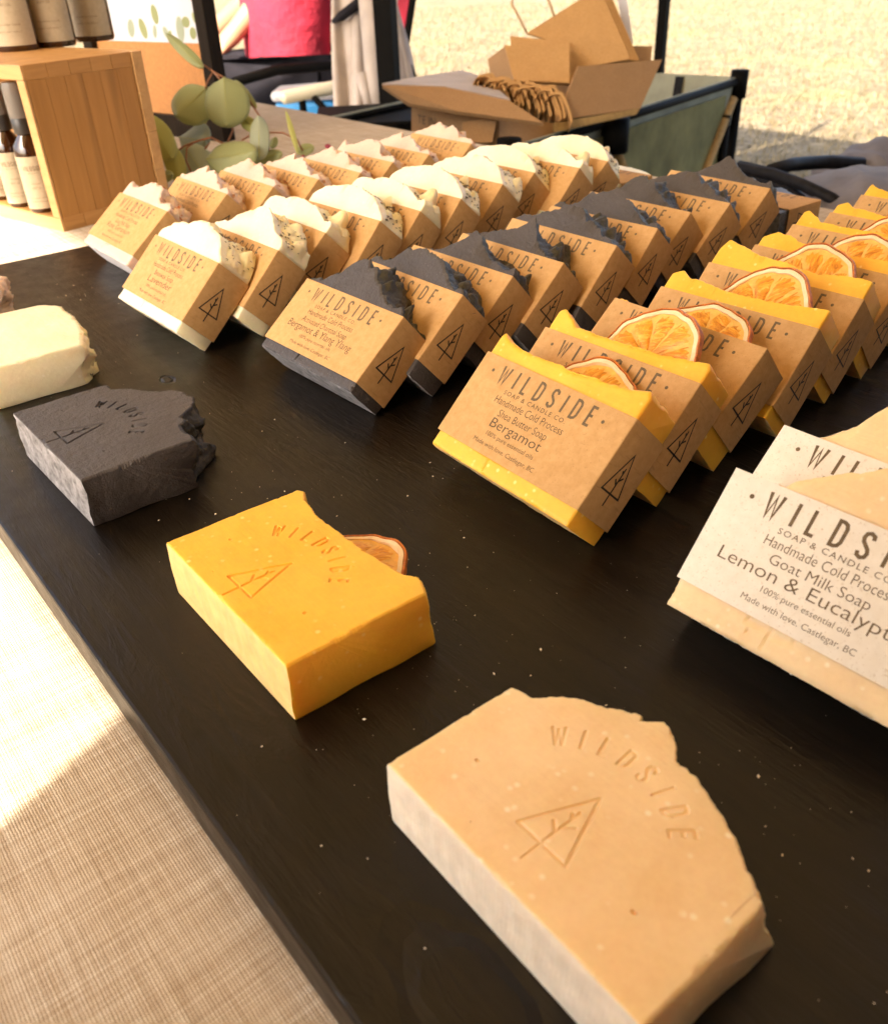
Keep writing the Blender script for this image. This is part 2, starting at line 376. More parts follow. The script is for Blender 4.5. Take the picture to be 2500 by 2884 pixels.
BD = MB().box(-71.7, 12.0, 4.05, 63.6, -1.5, 0)
tag(BD.build('display_board', M['board'], bevel=.12), 'black painted wooden board on which all the soaps stand', 'board')

# ------------------------------------------------------------------ lettering
GL = {  # strokes of a narrow sans in a box of height 1
 'W': (.58, [[(0, 1), (.15, 0), (.29, .86), (.43, 0), (.58, 1)]]), 'I': (.0, [[(0, 0), (0, 1)]]), 'L': (.30, [[(0, 1), (0, 0), (.30, 0)]]),
 'D': (.36, [[(0, 0), (0, 1), (.16, 1), (.29, .94), (.36, .78), (.36, .22), (.29, .06), (.16, 0), (0, 0)]]),
 'S': (.36, [[(.36, .78), (.33, .93), (.18, 1), (.04, .93), (0, .77), (.05, .62), (.30, .38), (.36, .23), (.32, .07), (.18, 0), (.03, .07), (0, .22)]]),
 'E': (.31, [[(.31, 1), (0, 1), (0, 0), (.31, 0)], [(0, .52), (.26, .52)]])}
def word_strokes(word, h, x0, x1, z0):
    wid = [GL[c][0] for c in word]; gap = ((x1 - x0) / h - sum(wid)) / (len(word) - 1); out = []; x = 0
    for c, w in zip(word, wid):
        for st in GL[c][1]: out.append([(x0 + (x + a) * h, z0 + b * h) for a, b in st])
        x += w + gap
    return out
def arc_strokes(word, h, cx, cz, r, a0, a1):
    out = []; n = len(word)
    for i, c in enumerate(word):
        a = math.radians(a0 + (a1 - a0) * i / (n - 1)); w = GL[c][0]
        for st in GL[c][1]:
            q = []
            for x, y in st:
                lx, ly = (x - w / 2) * h, r + y * h
                q.append((cx + lx * math.sin(a) + ly * math.cos(a), cz - lx * math.cos(a) + ly * math.sin(a)))
            out.append(q)
    return out
def tree_strokes(cx, z0, w, h, trunk):
    """a pine drawn as a triangle with a branching trunk"""
    s = [[(cx - w / 2, z0), (cx, z0 + h), (cx + w / 2, z0), (cx - w / 2, z0)], [(cx, z0 - trunk), (cx, z0 + h * .66)]]
    s += [[(cx, z0 + h * .22), (cx - w * .16, z0 + h * .34)], [(cx, z0 + h * .33), (cx + w * .15, z0 + h * .45)], [(cx, z0 + h * .50), (cx - w * .07, z0 + h * .58)]]
    return s
def ribbons(strokes, w, to3):
    mb = MB()
    for st in strokes:
        p = [Vector((a, b)) for a, b in st]; closed = (p[0] - p[-1]).length < 1e-6 and len(p) > 2
        L = []; n = len(p)
        for i in range(n):
            if closed: a = p[(i - 1) % (n - 1)]; b = p[(i + 1) % (n - 1)] if i < n - 1 else p[1]
            else: a = p[max(i - 1, 0)]; b = p[min(i + 1, n - 1)]
            d1 = (p[i] - a).normalized() if (p[i] - a).length > 1e-9 else (b - p[i]).normalized()
            d2 = (b - p[i]).normalized() if (b - p[i]).length > 1e-9 else d1
            t = (d1 + d2); t = t.normalized() if t.length > 1e-6 else d1
            nn = Vector((-t.y, t.x)); k = min(2.2, 1 / max(.3, nn.dot(Vector((-d1.y, d1.x)))))
            ext = Vector((0, 0))
            if not closed and i == 0: ext = -d2 * w * .5 if n > 2 else Vector((0, 0))
            L += [to3(*(p[i] + nn * w / 2 * k)), to3(*(p[i] - nn * w / 2 * k))]
        mb.add(L, [(2 * i, 2 * i + 1, 2 * i + 3, 2 * i + 2) for i in range(n - 1)])
    return mb
def dot(mb, x, z, r, to3):
    mb.add([to3(x + r * math.cos(k * math.pi / 6), z + r * math.sin(k * math.pi / 6)) for k in range(12)], [tuple(range(12))])
def text_add(mb, txt, size, x0, x1, z, to3, thin=-.007, space=1.0):
    """flat type from Blender's own font, fitted between x0 and x1 on baseline z"""
    c = bpy.data.curves.new('t', 'FONT'); c.body = txt; c.size = 1; c.resolution_u = 3; c.offset = thin; c.space_character = space
    o = bpy.data.objects.new('t', c); COL.objects.link(o); dg = bpy.context.evaluated_depsgraph_get(); dg.update()
    me = o.evaluated_get(dg).to_mesh(); vs = [v.co.copy() for v in me.vertices]; fs = [tuple(p.vertices) for p in me.polygons]
    lo = min(v.x for v in vs); hi = max(v.x for v in vs); k = (x1 - x0) / (hi - lo)
    mb.add([to3(x0 + (v.x - lo) * k, z + v.y * size * 1.0) for v in vs], fs)
    o.evaluated_get(dg).to_mesh_clear(); bpy.data.objects.remove(o); bpy.data.curves.remove(c)

# ------------------------------------------------------------------ soap bars
WD, TH, HP = 8.0, 2.17, 3.75
def seg_dist(X, Z, strokes):
    d = np.full(X.shape, 9.)
    for st in strokes:
        for (ax, az), (bx, bz) in zip(st[:-1], st[1:]):
            vx, vz = bx - ax, bz - az; L = vx * vx + vz * vz + 1e-12
            t = np.clip(((X - ax) * vx + (Z - az) * vz) / L, 0, 1)
            d = np.minimum(d, np.hypot(X - ax - t * vx, Z - az - t * vz))
    return d
STAMP = arc_strokes('WILDSIDE', .56, 3.85, 1.2, 2.5, 133, 48) + tree_strokes(3.9, .76, 1.5, 1.85, .55)
def soap_mesh(name, kind, front, back, mats, seed, nx=110, nz=12, nt=14, stamp=None, amp=.12, width=WD, holes=(), jag=.05, sidejag=0.0, base_rough=.015):
    """front, back: (x, height) outlines of the two cut faces; the poured top runs between them"""
    b = .07
    xs = np.unique(np.concatenate([[0, b * .3, b], np.linspace(b, width - b, nx), [width - b, width - b * .3, width]]))
    fx = np.array(front, float); bx = np.array(back, float)
    hf = np.interp(xs, fx[:, 0], fx[:, 1]) + jag * vnoise(xs * 3.1 + seed, seed) + jag * .6 * vnoise(xs * 8.3, seed + 3)
    hf = hf + jag * .3 * vnoise(xs * 13, seed + 4) * (xs > .3) * (xs < width - .3)
    hb = np.interp(xs, bx[:, 0], bx[:, 1]) + jag * vnoise(xs * 2.7 + seed, seed + 5) + jag * .6 * vnoise(xs * 7.7, seed + 8)
    n = len(xs); rows = []; mi = []
    ins = np.where((xs < b * .9) | (xs > width - b * .9), 1.0, 0.0); e0 = np.where((xs < b * .2) | (xs > width - b * .2), 1., np.where(ins > 0, .35, 0))
    # front face, upwards
    for k in range(nz + 1):
        r = k / nz; yy = np.full(n, 0.0); zz = b * .5 + r * (hf - b); 
        if k == 0: yy += b * .4
        if k == nz: yy += b * .4; zz = hf - b * .35
        rows.append([xs.copy(), yy, zz]); mi.append(0)
    for k in range(1, nt):
        t = k / nt; s = t * t * (3 - 2 * t); y = t * TH
        ls = np.zeros(n); lr = random.Random(seed)
        for _ in range(LUMP[kind][0]):
            lx = lr.uniform(.5, 7.8) if lr.random() < .45 else lr.uniform(4.5, 7.8); ly = lr.uniform(.5, TH - .2); rr = lr.uniform(*LUMP[kind][1:3]); la = LUMP[kind][3] * lr.uniform(-.7, 1)
            q_ = ((xs - lx) ** 2 + (y - ly) ** 2) / rr ** 2; ls = ls + la * np.clip(1 - q_, 0, 1) ** .7
        ls = ls * min(1, math.sin(math.pi * t) * 1.8)
        z = hf * (1 - s) + hb * s + ls + amp * math.sin(math.pi * t) * fbm(xs, np.full(n, y * 1.3), seed + 11, 1.6, 5, .6) - .0
        rows.append([xs + .25 * amp * math.sin(math.pi * t) * fbm(xs, np.full(n, y), seed + 17, 2.2, 3), np.full(n, y), z]); mi.append(1)
    nb = max(4, nz // 3)
    for k in range(nb + 1):
        r = 1 - k / nb; rows.append([xs.copy(), np.full(n, TH - (b * .4 if k in (0, nb) else 0)), b * .5 + r * (hb - b)]); mi.append(1 if k == 0 else 0)
    mbm = 8
    for k in range(1, mbm):
        y = b * .5 + (TH - b) * (1 - k / mbm); rows.append([xs.copy(), np.full(n, y), base_rough * (1 + fbm(xs, np.full(n, y), seed + 41, 3., 5, .7))]); mi.append(2)
    X = np.array([r[0] for r in rows]); Y = np.array([r[1] for r in rows]); Z = np.array([r[2] for r in rows])
    R_ = len(rows)
    # inset towards the two ends so that the upright edges are rounded
    Y = Y + e0 * b * np.where(Y < TH / 2, 1, -1); Z = Z - e0 * b * .5 * (Z > 1)
    if sidejag: 
        m = (xs > width - .3)
        X = X + m * sidejag * fbm(Y * 1.5, Z * 1.3, seed + 31, 1.3, 4)
    fr = np.zeros_like(X); fr[:nz + 1] = 1
    Y = Y + fr * .018 * fbm(X, Z, seed + 2, 1.1, 4)
    if nz > 20:   # crumbled and chipped rims of the cut face
        de = np.minimum(np.minimum(X, width - X), np.minimum(Z, hf[None, :] - Z)); de = np.clip(de, 0, 9)
        ch = np.clip(fbm(X, Z, seed + 61, 3.3, 5, .75) - .55, 0, 1.2)
        Y = Y + fr * ch * np.exp(-(de / .09) ** 2) * (.10 if kind == 'charcoal' else .05)
        Y = Y + fr * .03 * np.exp(-(de / .05) ** 2)
    if stamp:
        inset = seg_dist(X, Z, stamp); wdt = .030
        dep = np.clip(1 - (inset - wdt) / .025, 0, 1); dep = dep * dep * (3 - 2 * dep)
        Y = Y + fr * dep * {'charcoal': .10, 'peach': .042}.get(kind, .06)
        for px, pz, pr in ((1.35, 1.75, .07), (6.4, 1.6, .075), (5.4, 4.0, .03), (2.6, .5, .025)):
            Y = Y + fr * .10 * np.clip(1 - np.hypot(X - px, (Z - pz) * 1.4) / pr, 0, 1) ** .5
    co = np.stack([X, Y - TH, Z], -1).reshape(-1, 3)
    faces = []; fm = []
    for r in range(R_):
        r2 = (r + 1) % R_
        for i in range(n - 1):
            faces.append((r * n + i, r * n + i + 1, r2 * n + i + 1, r2 * n + i))
            fm.append(1 if 1 in (mi[r], mi[r2]) else (2 if 2 in (mi[r], mi[r2]) else 0))
    def cap(col, flip):
        # fan the end in strips between front column and back column
        idx = [r * n + col for r in range(R_)]
        return [tuple(idx[::-1] if flip else idx)]
    for c, fl in ((0, False), (n - 1, True)):
        for q in cap(c, fl): faces.append(q); fm.append(0)
    me = mesh(name, co, faces, None, True)
    for m in mats: me.materials.append(m)
    me.polygons.foreach_set('material_index', fm); me.set_sharp_from_angle(angle=math.radians(50))
    return me

FR = {
 'yellow': [[(0, 5.2), (.12, 5.42), (.45, 5.25), (1.2, 5.08), (2.1, 5.05), (3.1, 5.12), (4.5, 5.1), (5.6, 5.2), (6.7, 5.3), (7.4, 5.42), (7.8, 5.55), (8, 5.3)],
            [(0, 5.35), (.25, 5.55), (.8, 5.3), (1.3, 5.0), (2.2, 4.95), (4, 5.0), (6, 5.1), (7.3, 5.3), (7.8, 5.4), (8, 5.2)],
            [(0, 4.85), (.2, 5.0), (.55, 5.0), (.9, 4.6), (2.2, 4.5), (4, 4.5), (6, 4.5), (7.4, 4.5), (8, 4.5)],
            [(0, 5.1), (.5, 5.4), (1.1, 5.1), (1.7, 5.15), (2.6, 5.0), (4, 4.95), (5.5, 5.05), (7, 5.2), (8, 5.3)],
            [(0, 5.2), (.3, 5.9), (1, 5.7), (1.8, 5.5), (2.6, 5.35), (3.5, 5.35), (4.4, 5.2), (5.4, 5.1), (6.6, 5.3), (7.6, 5.4), (8, 5.3)],
            [(0, 5.), (.7, 5.5), (1.4, 5.45), (2, 5.2), (3, 5.1), (5, 5.1), (7, 5.25), (8, 5.3)]],
 'charcoal': [[(0, 4.45), (.6, 4.5), (1.2, 4.7), (1.5, 5.05), (2.0, 5.4), (2.1, 5.75), (2.5, 6.15), (3.0, 6.38), (3.3, 6.35), (3.7, 5.95), (4.0, 6.15), (4.2, 6.0), (5., 5.4), (5.7, 5.0), (6.4, 4.75), (7., 4.55), (7.4, 4.8), (7.7, 4.6), (8, 4.2)],
              [(0, 4.75), (.3, 4.95), (1.0, 4.95), (1.7, 5.2), (1.9, 5.6), (2.2, 5.95), (2.9, 6.12), (3.5, 6.3), (4.2, 6.15), (4.8, 6.0), (5.3, 5.8), (5.9, 5.4), (6.7, 4.9), (7.2, 4.65), (7.5, 4.95), (7.8, 4.8), (8, 4.6)],
              [(0, 4.4), (1, 4.5), (2, 4.8), (2.6, 5.3), (3.1, 5.7), (3.4, 6.2), (3.7, 6.4), (4.2, 6.2), (4.6, 5.8), (5.1, 5.4), (6, 5.1), (6.7, 4.9), (7.5, 4.8), (7.8, 5.), (8, 4.6)],
              [(0, 4.5), (1, 4.8), (1.9, 5.15), (2.8, 5.45), (3.4, 5.65), (3.9, 6.1), (4.2, 6.75), (4.4, 6.5), (4.9, 5.9), (5.7, 5.1), (6.6, 4.6), (7.4, 4.3), (8, 4.2)],
              [(0, 4.6), (.6, 5.0), (1.3, 5.2), (2.4, 5.6), (3.1, 6.1), (3.8, 6.3), (4.4, 6.2), (5.2, 5.6), (6.0, 5.5), (6.6, 5.0), (7.4, 4.8), (8, 4.4)],
              [(0, 5.9), (2, 6.0), (5, 5.95), (8, 5.9)]],
 'cream': [[(0, 4.9), (.25, 5.16), (.85, 5.36), (.96, 5.6), (1.8, 5.83), (2.6, 5.89), (2.9, 6.12), (3.5, 6.3), (4.1, 6.25), (4.6, 6.35), (5.2, 6.15), (6.1, 5.95), (6.9, 5.55), (7.5, 5.0), (8, 4.6)],
           [(0, 4.8), (.65, 4.95), (1.6, 5.2), (1.9, 5.64), (2.5, 5.98), (3.2, 6.18), (3.65, 6.6), (4.15, 6.65), (4.6, 6.7), (5.4, 6.3), (6.2, 5.7), (6.8, 5.35), (7.7, 5.1), (8, 4.7)],
           [(0, 5.1), (.27, 5.5), (1.0, 5.79), (1.9, 5.75), (2.7, 6.05), (3.9, 6.1), (5.2, 5.9), (6.3, 5.5), (7.2, 5.15), (7.7, 5.3), (8, 5.0)],
           [(0, 5.0), (.5, 5.5), (1.2, 5.9), (2.2, 6.1), (3.4, 6.35), (4.6, 6.3), (5.6, 6.0), (6.6, 5.7), (7.4, 5.2), (8, 4.7)],
           [(0, 5.9), (2, 6.05), (5, 6.0), (8, 5.9)]],
 'rose': [[(0, 5.0), (.15, 5.55), (.6, 5.3), (1.8, 5.4), (2.5, 5.8), (2.9, 6.1), (3.6, 6.15), (4.4, 6.1), (5.1, 5.9), (5.6, 5.2), (6.2, 4.9), (6.9, 5.1), (7.4, 5.2), (8, 4.8)],
          [(0, 4.9), (.8, 5.0), (1.6, 5.4), (2.4, 5.9), (2.9, 6.1), (3.3, 5.7), (4.2, 5.9), (5, 5.7), (5.8, 5.1), (6.6, 4.8), (7.5, 5.0), (8, 4.7)],
          [(0, 4.8), (1, 5.2), (1.8, 5.7), (2.3, 6.2), (2.9, 5.9), (3.5, 5.7), (4.3, 6.0), (5.2, 5.6), (6, 5.0), (7, 5.1), (8, 4.8)]],
 'peach': [[(0, 4.2), (.8, 4.5), (1.5, 4.76), (2.1, 5.2), (2.6, 5.55), (2.9, 5.74), (3.3, 5.9), (3.8, 6.2), (4.6, 6.5), (5.5, 6.4), (6.5, 5.8), (7.4, 5.1), (8, 4.6)],
           [(0, 4.1), (1, 4.5), (1.55, 4.87), (2.0, 5.35), (2.3, 6.0), (2.5, 6.3), (2.9, 6.2), (3.8, 6.1), (5, 6.3), (6.5, 5.7), (8, 4.8)]]}
BKOFF = {'yellow': -.15, 'charcoal': -.7, 'cream': -.8, 'rose': -.6, 'peach': -.4}
SMAT = {'yellow': ['yellow', 'yellow', 'yellow_base'], 'charcoal': ['charcoal', 'char_top', 'char_side'], 'cream': ['cream', 'cream_top', 'cream'], 'rose': ['rose', 'rose_top', 'rose_base'], 'peach': ['peach', 'peach', 'pale_base']}
LUMP = {'yellow': (5, .3, .6, .10), 'charcoal': (22, .18, .45, .5), 'cream': (13, .35, .75, .42), 'rose': (16, .25, .5, .38), 'peach': (8, .3, .6, .2)}
def back_of(kind, fr, seed):
    r = random.Random(seed); o = BKOFF[kind]; out = []; f = np.array(fr); wide = {'yellow': .1, 'charcoal': 1.3, 'cream': 1.5, 'rose': 1.3, 'peach': .6}[kind]
    for x in np.arange(0, 8.01, .4):
        src = x - wide * min(1, max(0, (x - 2.2) / 2.5)); h = float(np.interp(src, f[:, 0], f[:, 1]))
        h = h + o * (.45 if x > 3.5 else 1.0) * r.uniform(.2, 1.) + (r.uniform(-.22, .22) if kind != 'yellow' else 0)
        if x > 7.3: h = h - (x - 7.3) * .9 * (wide > 1)
        out.append((float(x), max(4.5, h)))
    return out

def sleeve_mesh(mat):
    """the folded paper band: a tube of four faces round the bar"""
    g, w = .045, .035; c = .06; mb = MB(); prof = []
    for r in (g, g + w):
        x0, x1, y0, y1 = -r, WD + r, -TH - r, r; q = []
        for cx, cy, a0 in ((x1 - c, y1 - c, 0), (x0 + c, y1 - c, 90), (x0 + c, y0 + c, 180), (x1 - c, y0 + c, 270)):
            for k in range(4): a = math.radians(a0 + 30 * k); q.append((cx + c * math.cos(a), cy + c * math.sin(a)))
        prof.append(q)
    n = 16; rows = 7; vs = []
    for side, q in enumerate(prof):
        for r in range(rows):
            t = r / (rows - 1)
            for k, (x, y) in enumerate(q): vs.append((x, y, HP * t))
    fs = []
    for side in (0, 1):
        o = side * rows * n
        for r in range(rows - 1):
            for k in range(n):
                a, b2, c2, d = o + r * n + k, o + r * n + (k + 1) % n, o + (r + 1) * n + (k + 1) % n, o + (r + 1) * n + k
                fs.append((a, b2, c2, d) if side else (d, c2, b2, a))
    for k in range(n):
        a, b2 = k, (k + 1) % n; o = rows * n
        fs.append((b2, a, o + a, o + b2)); a += (rows - 1) * n; b2 += (rows - 1) * n; fs.append((a, b2, o + b2, o + a))
    return mesh('paper_sleeve', vs, fs, mat, True, 35)
SL_K = sleeve_mesh(M['kraft']); SL_W = sleeve_mesh(M['white_paper'])
yf = -TH - .085
def face3(x, z): return Vector((x, yf, z))
def side3(x, z): return Vector((WD + .085, -TH + x, z))
TXT = {'yellow': ('Shea Butter Soap', (2.37, 5.11), 'Bergamot', (2.3, 5.15)), 'charcoal': ('Activated Charcoal Soap', (1.75, 5.55), 'Bergamot & Ylang Ylang', (.95, 6.35)),
       'cream': ('Beeswax Soap', (2.5, 4.9), 'Lavender', (2.2, 5.2)), 'rose': ('Goat Milk Soap', (2.5, 4.9), 'Rose Geranium', (1.7, 5.6)), 'peach': ('Goat Milk Soap', (2.2, 5.2), 'Lemon & Eucalyptus', (.75, 6.6))}
TITLE = {}
mbt = ribbons(word_strokes('WILDSIDE', .72, 1.33, 6.42, 2.78), .108, face3)
dot(mbt, .82, 3.14, .075, face3); dot(mbt, 6.9, 3.14, .075, face3)
TITLE_ME = mesh('lettering', mbt.v, mbt.f, M['ink_brown'])
PRINT = {}
for k, (l1, x1_, l2, x2_) in TXT.items():
    mb = MB()
    text_add(mb, 'SOAP & CANDLE CO.', .26, 2.02, 5.45, 2.46, face3, 0, 1.25)
    text_add(mb, 'Handmade Cold Process', .45, 1.8, 5.62, 2.03, face3)
    text_add(mb, l1, .45, x1_[0], x1_[1], 1.58, face3)
    text_add(mb, l2, .58, x2_[0], x2_[1], 1.10, face3)
    text_add(mb, '100% pure essential oils', .27, 2.4, 5.1, .74, face3, -.006)
    text_add(mb, 'Made with love. Castlegar, BC', .27, 1.98, 5.45, .33, face3, -.006)
    PRINT[k] = mesh('small_print', mb.v, mb.f, M['ink_dark'] if k != 'peach' else M['ink_brown'])
EMB = ribbons(tree_strokes(TH * .46, 1.15, 1.25, 1.6, .5), .075, side3); EMBLEM_ME = mesh('tree_emblem', EMB.v, EMB.f, M['ink_black'])

SOAPS = {}
def soap_variant(kind, i, fine):
    key = (kind, i, fine)
    if key not in SOAPS:
        fr = FR[kind][i % len(FR[kind])]; bk = back_of(kind, fr, i * 7 + len(kind))
        jag = {'yellow': .035, 'charcoal': .09, 'cream': .06, 'rose': .10, 'peach': .06}[kind]
        st = tree_strokes(3.2, .76, 1.5, 1.85, .55) if fine else None
        SOAPS[key] = soap_mesh('soap_block', kind, fr, bk, [M[a] for a in SMAT[kind]], 13 * i + len(kind) * 5, nx=150, nz=60 if fine else 8,
                               nt=34 if fine else 26, stamp=[s for s in st] if st else None, amp={'yellow': .05, 'charcoal': .20, 'cream': .15, 'rose': .18, 'peach': .1}[kind], jag=jag)
    return SOAPS[key]

# dried orange slice: rind, pith disc and juicy segments
def slice_meshes():
    n = 72; out = {}; R0 = 2.42; t = .17
    def wob(a): return 1 + .03 * math.sin(3 * a + 1) + .02 * math.sin(7 * a) + .008 * math.sin(17 * a)
    def ring(r0, r1, th, zoff=0):
        mb = MB(); vs = []
        for k in range(n):
            a = 2 * math.pi * k / n; w = wob(a); bend = .16 * math.sin(2 * a + .6) + .07 * math.sin(5 * a) + .03 * math.sin(11 * a)
            for r, y in ((r0, -th), (r1 - .05, -th), (r1, -th * .5), (r1, th * .5), (r1 - .05, th), (r0, th)):
                vs.append((r * w * math.cos(a), y + bend * (r / R0) ** 2, r * w * math.sin(a)))
        fs = [(6 * k + j, 6 * ((k + 1) % n) + j, 6 * ((k + 1) % n) + (j + 1) % 6, 6 * k + (j + 1) % 6) for k in range(n) for j in range(6)]
        return mb.add(vs, fs)
    a = ring(R0 - .10, R0, t * 1.15); out['rind'] = mesh('rind', a.v, a.f, M['rind'], True, 50)
    a = ring(R0 - .32, R0 - .095, t * 1.0); out['pith'] = mesh('pith', a.v, a.f, M['pith'], True, 50)
    # thin central membrane
    vs = [(0, 0, 0)]; 
    mem = MB()
    for sgn in (-1, 1):
        v = [(0, sgn * t * .45, 0)]
        for k in range(n):
            an = 2 * math.pi * k / n; v.append(((R0 - .3) * wob(an) * math.cos(an), sgn * t * .45 + .14 * math.sin(2 * an + .6) * .75, (R0 - .3) * wob(an) * math.sin(an)))
        mem.add(v, [(0, 1 + k, 1 + (k + 1) % n) if sgn > 0 else (0, 1 + (k + 1) % n, 1 + k) for k in range(n)])
    out['mem'] = mesh('membrane', mem.v, mem.f, M['membrane'], True, 50)
    segs = []; ns = 10
    for s_ in range(ns):
        a0 = 2 * math.pi * s_ / ns + .022; a1 = 2 * math.pi * (s_ + 1) / ns - .022; m = 9; q = 7; vs = []; fs = []
        for sgn in (-1, 1):
            o = len(vs)
            for j in range(q):
                r = .10 + (R0 - .34 - .06 * (s_ % 3) - .10) * j / (q - 1); edge = math.sin(math.pi * j / (q - 1)) ** .5
                for k in range(m):
                    u = k / (m - 1); pad = .05 / r * 0; an = a0 + (a1 - a0) * u
                    rr = r * (1 - .10 * (abs(u - .5) * 2) ** 3 * (j / (q - 1))); h = t * (.35 + .65 * edge * math.sin(math.pi * u) ** .4) + .025 * math.sin(j * 4.1 + k * 2.7 + s_)
                    vs.append((rr * math.cos(an), sgn * h + .14 * math.sin(2 * an + .6) * (r / R0) ** 2, rr * math.sin(an)))
            for j in range(q - 1):
                for k in range(m - 1):
                    f4 = (o + j * m + k, o + j * m + k + 1, o + (j + 1) * m + k + 1, o + (j + 1) * m + k); fs.append(f4 if sgn > 0 else f4[::-1])
        segs.append(mesh('segment', vs, fs, M['flesh'], True))
    out['segs'] = segs; return out
SLICE = slice_meshes()
def add_slice(parent, x, y, z, spin, lean=0., scale=1., turn=0.):
    r = obj('dried_orange_slice', SLICE['rind'], parent); r.location = (x * S, y * S, z * S); r.rotation_mode = 'YXZ'; r.rotation_euler = (lean, spin, turn); r.scale = (scale,) * 3
    obj('pith', SLICE['pith'], r); obj('membrane', SLICE['mem'], r)
    for sm in SLICE['segs']: obj('segment', sm, r)
    return r

def specks(name, n, xr, yr, hfun, mat, size, seed, long=2.2):
    r = random.Random(seed); mb = MB()
    for k in range(n):
        x = r.uniform(*xr); y = r.uniform(*yr); z = hfun(x, y) + .02; a = r.uniform(0, 6.28); L = size * r.uniform(.5, 1.4) * long; w = size * r.uniform(.3, .6)
        d = Vector((math.cos(a), math.sin(a), r.uniform(-.4, .4))).normalized(); p = Vector((x, y, z)); e = d.cross(Vector((0, 0, 1))).normalized()
        mb.add([p - d * L / 2, p + e * w, p + d * L / 2, p - e * w, p + Vector((0, 0, w))], [(0, 1, 4), (1, 2, 4), (2, 3, 4), (3, 0, 4), (3, 2, 1, 0)])
    return mesh(name, mb.v, mb.f, mat)
SPK = {}
def top_height(kind, i):
    fr = np.array(FR[kind][i % len(FR[kind])]); bk = np.array(back_of(kind, FR[kind][i % len(FR[kind])], i * 7 + len(kind)))
    def h(x, y):
        t = (y + TH) / TH; s = t * t * (3 - 2 * t); return float(np.interp(x, fr[:, 0], fr[:, 1]) * (1 - s) + np.interp(x, bk[:, 0], bk[:, 1]) * s)
    return h

KIND_NAME = {'yellow': 'orange-yellow bergamot', 'charcoal': 'black charcoal', 'cream': 'cream lavender', 'rose': 'pale pink rose', 'peach': 'peach lemon'}
def wrapped_bar(kind, u, v, dyaw, tilt, off, var, label, group, slice_at=None, fine=False, flat=None):
    root = bpy.data.objects.new('wrapped_soap_bar', None); root.empty_display_size = .02; link(root)
    root.matrix_world = Matrix.Translation((u * S, v * S, .07 * S if flat else 0)) @ Matrix.Rotation(dyaw, 4, 'Z') @ Matrix.Rotation(-tilt, 4, 'X')
    tag(root, label, 'soap bar', group)
    sb = obj('soap_block', soap_variant(kind, var, fine), root)
    sl = obj('paper_sleeve', SL_W if kind == 'peach' else SL_K, root); sl.location = (0, 0, off * S); sl.rotation_euler = (0, random.uniform(-.009, .009), 0)
    obj('lettering', TITLE_ME, sl); obj('small_print', PRINT[kind], sl); obj('tree_emblem', EMBLEM_ME, sl)
    if slice_at:
        add_slice(root, slice_at[0], -TH + 1.35, slice_at[1], slice_at[2], slice_at[3], slice_at[4] if len(slice_at) > 4 else 1.)
    if kind in ('cream', 'rose'):
        k = (kind, var)
        if k not in SPK:
            SPK[k] = specks('x', 110 if kind == 'cream' else 40, (2.2, 7.9), (-TH + .35, -.1), top_height(kind, var), M['bud' if kind == 'cream' else 'petal'], .12 if kind == 'cream' else .22, var + 50)
        o = obj('lavender_buds' if kind == 'cream' else 'dried_petals', SPK[k], root); o['kind'] = 'stuff'
    return root

ORD = ['first', 'second', 'third', 'fourth', 'fifth', 'sixth', 'seventh', 'eighth', 'ninth', 'tenth']
ROWS = {
 'yellow': [(-25.40, 20.57, -.043, .798, .68), (-25.62, 24.01, -.008, .812, .72), (-25.80, 28.0, -.03, .86, 1.1), (-25.66, 31.99, .02, .79, .55), (-26.17, 36.32, .03, .77, .65),
            (-26.47, 40.31, -.005, .83, .7), (-27.33, 45.08, -.005, .85, .7), (-27.19, 48.6, -.005, .85, .75), (-28.01, 53.5, -.005, .85, .75)],
 'charcoal': [(-39.66, 20.4, .02, .90, .52), (-39.39, 23.94, -.017, .854, .80), (-39.79, 27.5, -.005, .85, .75), (-39.51, 30.9, -.005, .83, .75), (-39.29, 34.83, .013, .76, .85),
              (-39.70, 38.59, .03, .76, .80), (-41.07, 43.13, -.005, .85, .75), (-40.79, 46.6, -.005, .85, .75), (-41.26, 51.53, -.005, .85, .75)],
 'cream': [(-52.84, 18.09, .011, .813, .71), (-52.43, 21.6, .01, .80, .70), (-53.74, 25.6, -.01, .813, .75), (-52.87, 29.0, .018, .76, .73), (-53.20, 32.42, .015, .75, .72),
           (-53.44, 35.97, .013, .74, .73), (-54.56, 40.46, .004, .781, .74), (-55.60, 44.5, -.02, .80, .76), (-54.21, 47.6, .01, .78, .73), (-54.76, 51.1, -.03, .84, .78)],
 'rose': [(-66.38, 20.78, -.005, .905, .73), (-67.5, 26.0, -.005, .85, .75), (-66.96, 29.4, -.005, .85, .75), (-66.37, 32.8, -.005, .85, .75), (-65.9, 36.2, -.005, .85, .75),
          (-66.87, 39.86, -.005, .85, .75), (-67.08, 43.6, -.005, .85, .75), (-67.87, 48.71, -.005, .85, .75)],
 'peach': [(-12.66, 19.74, .03, .70, .93), (-13.62, 23.3, -.005, .82, .75)]}
VAR = {'yellow': [0, 1, 2, 3, 4, 5, 1, 3, 0], 'charcoal': [0, 1, 2, 3, 4, 1, 0, 4, 2], 'cream': [0, 1, 2, 3, 2, 3, 0, 3, 2, 3], 'rose': [0, 1, 2, 1, 2, 0, 1, 2], 'peach': [0, 1]}
SLC = {0: (4.2, 4.3, .3, -.42, .98), 1: (4.35, 5.1, 1.2, .05, .98), 2: (4.3, 4.35, 2.0, .0), 3: (4.4, 4.75, .9, .0, 1.02), 4: (4.6, 4.85, 2.9, .0, .96), 5: (5.0, 4.7, 4.0, .03), 6: (5.2, 4.8, 5.1, 0.), 7: (4.4, 4.6, .4, 0.), 8: (4.2, 4.7, 1.4, 0.)}
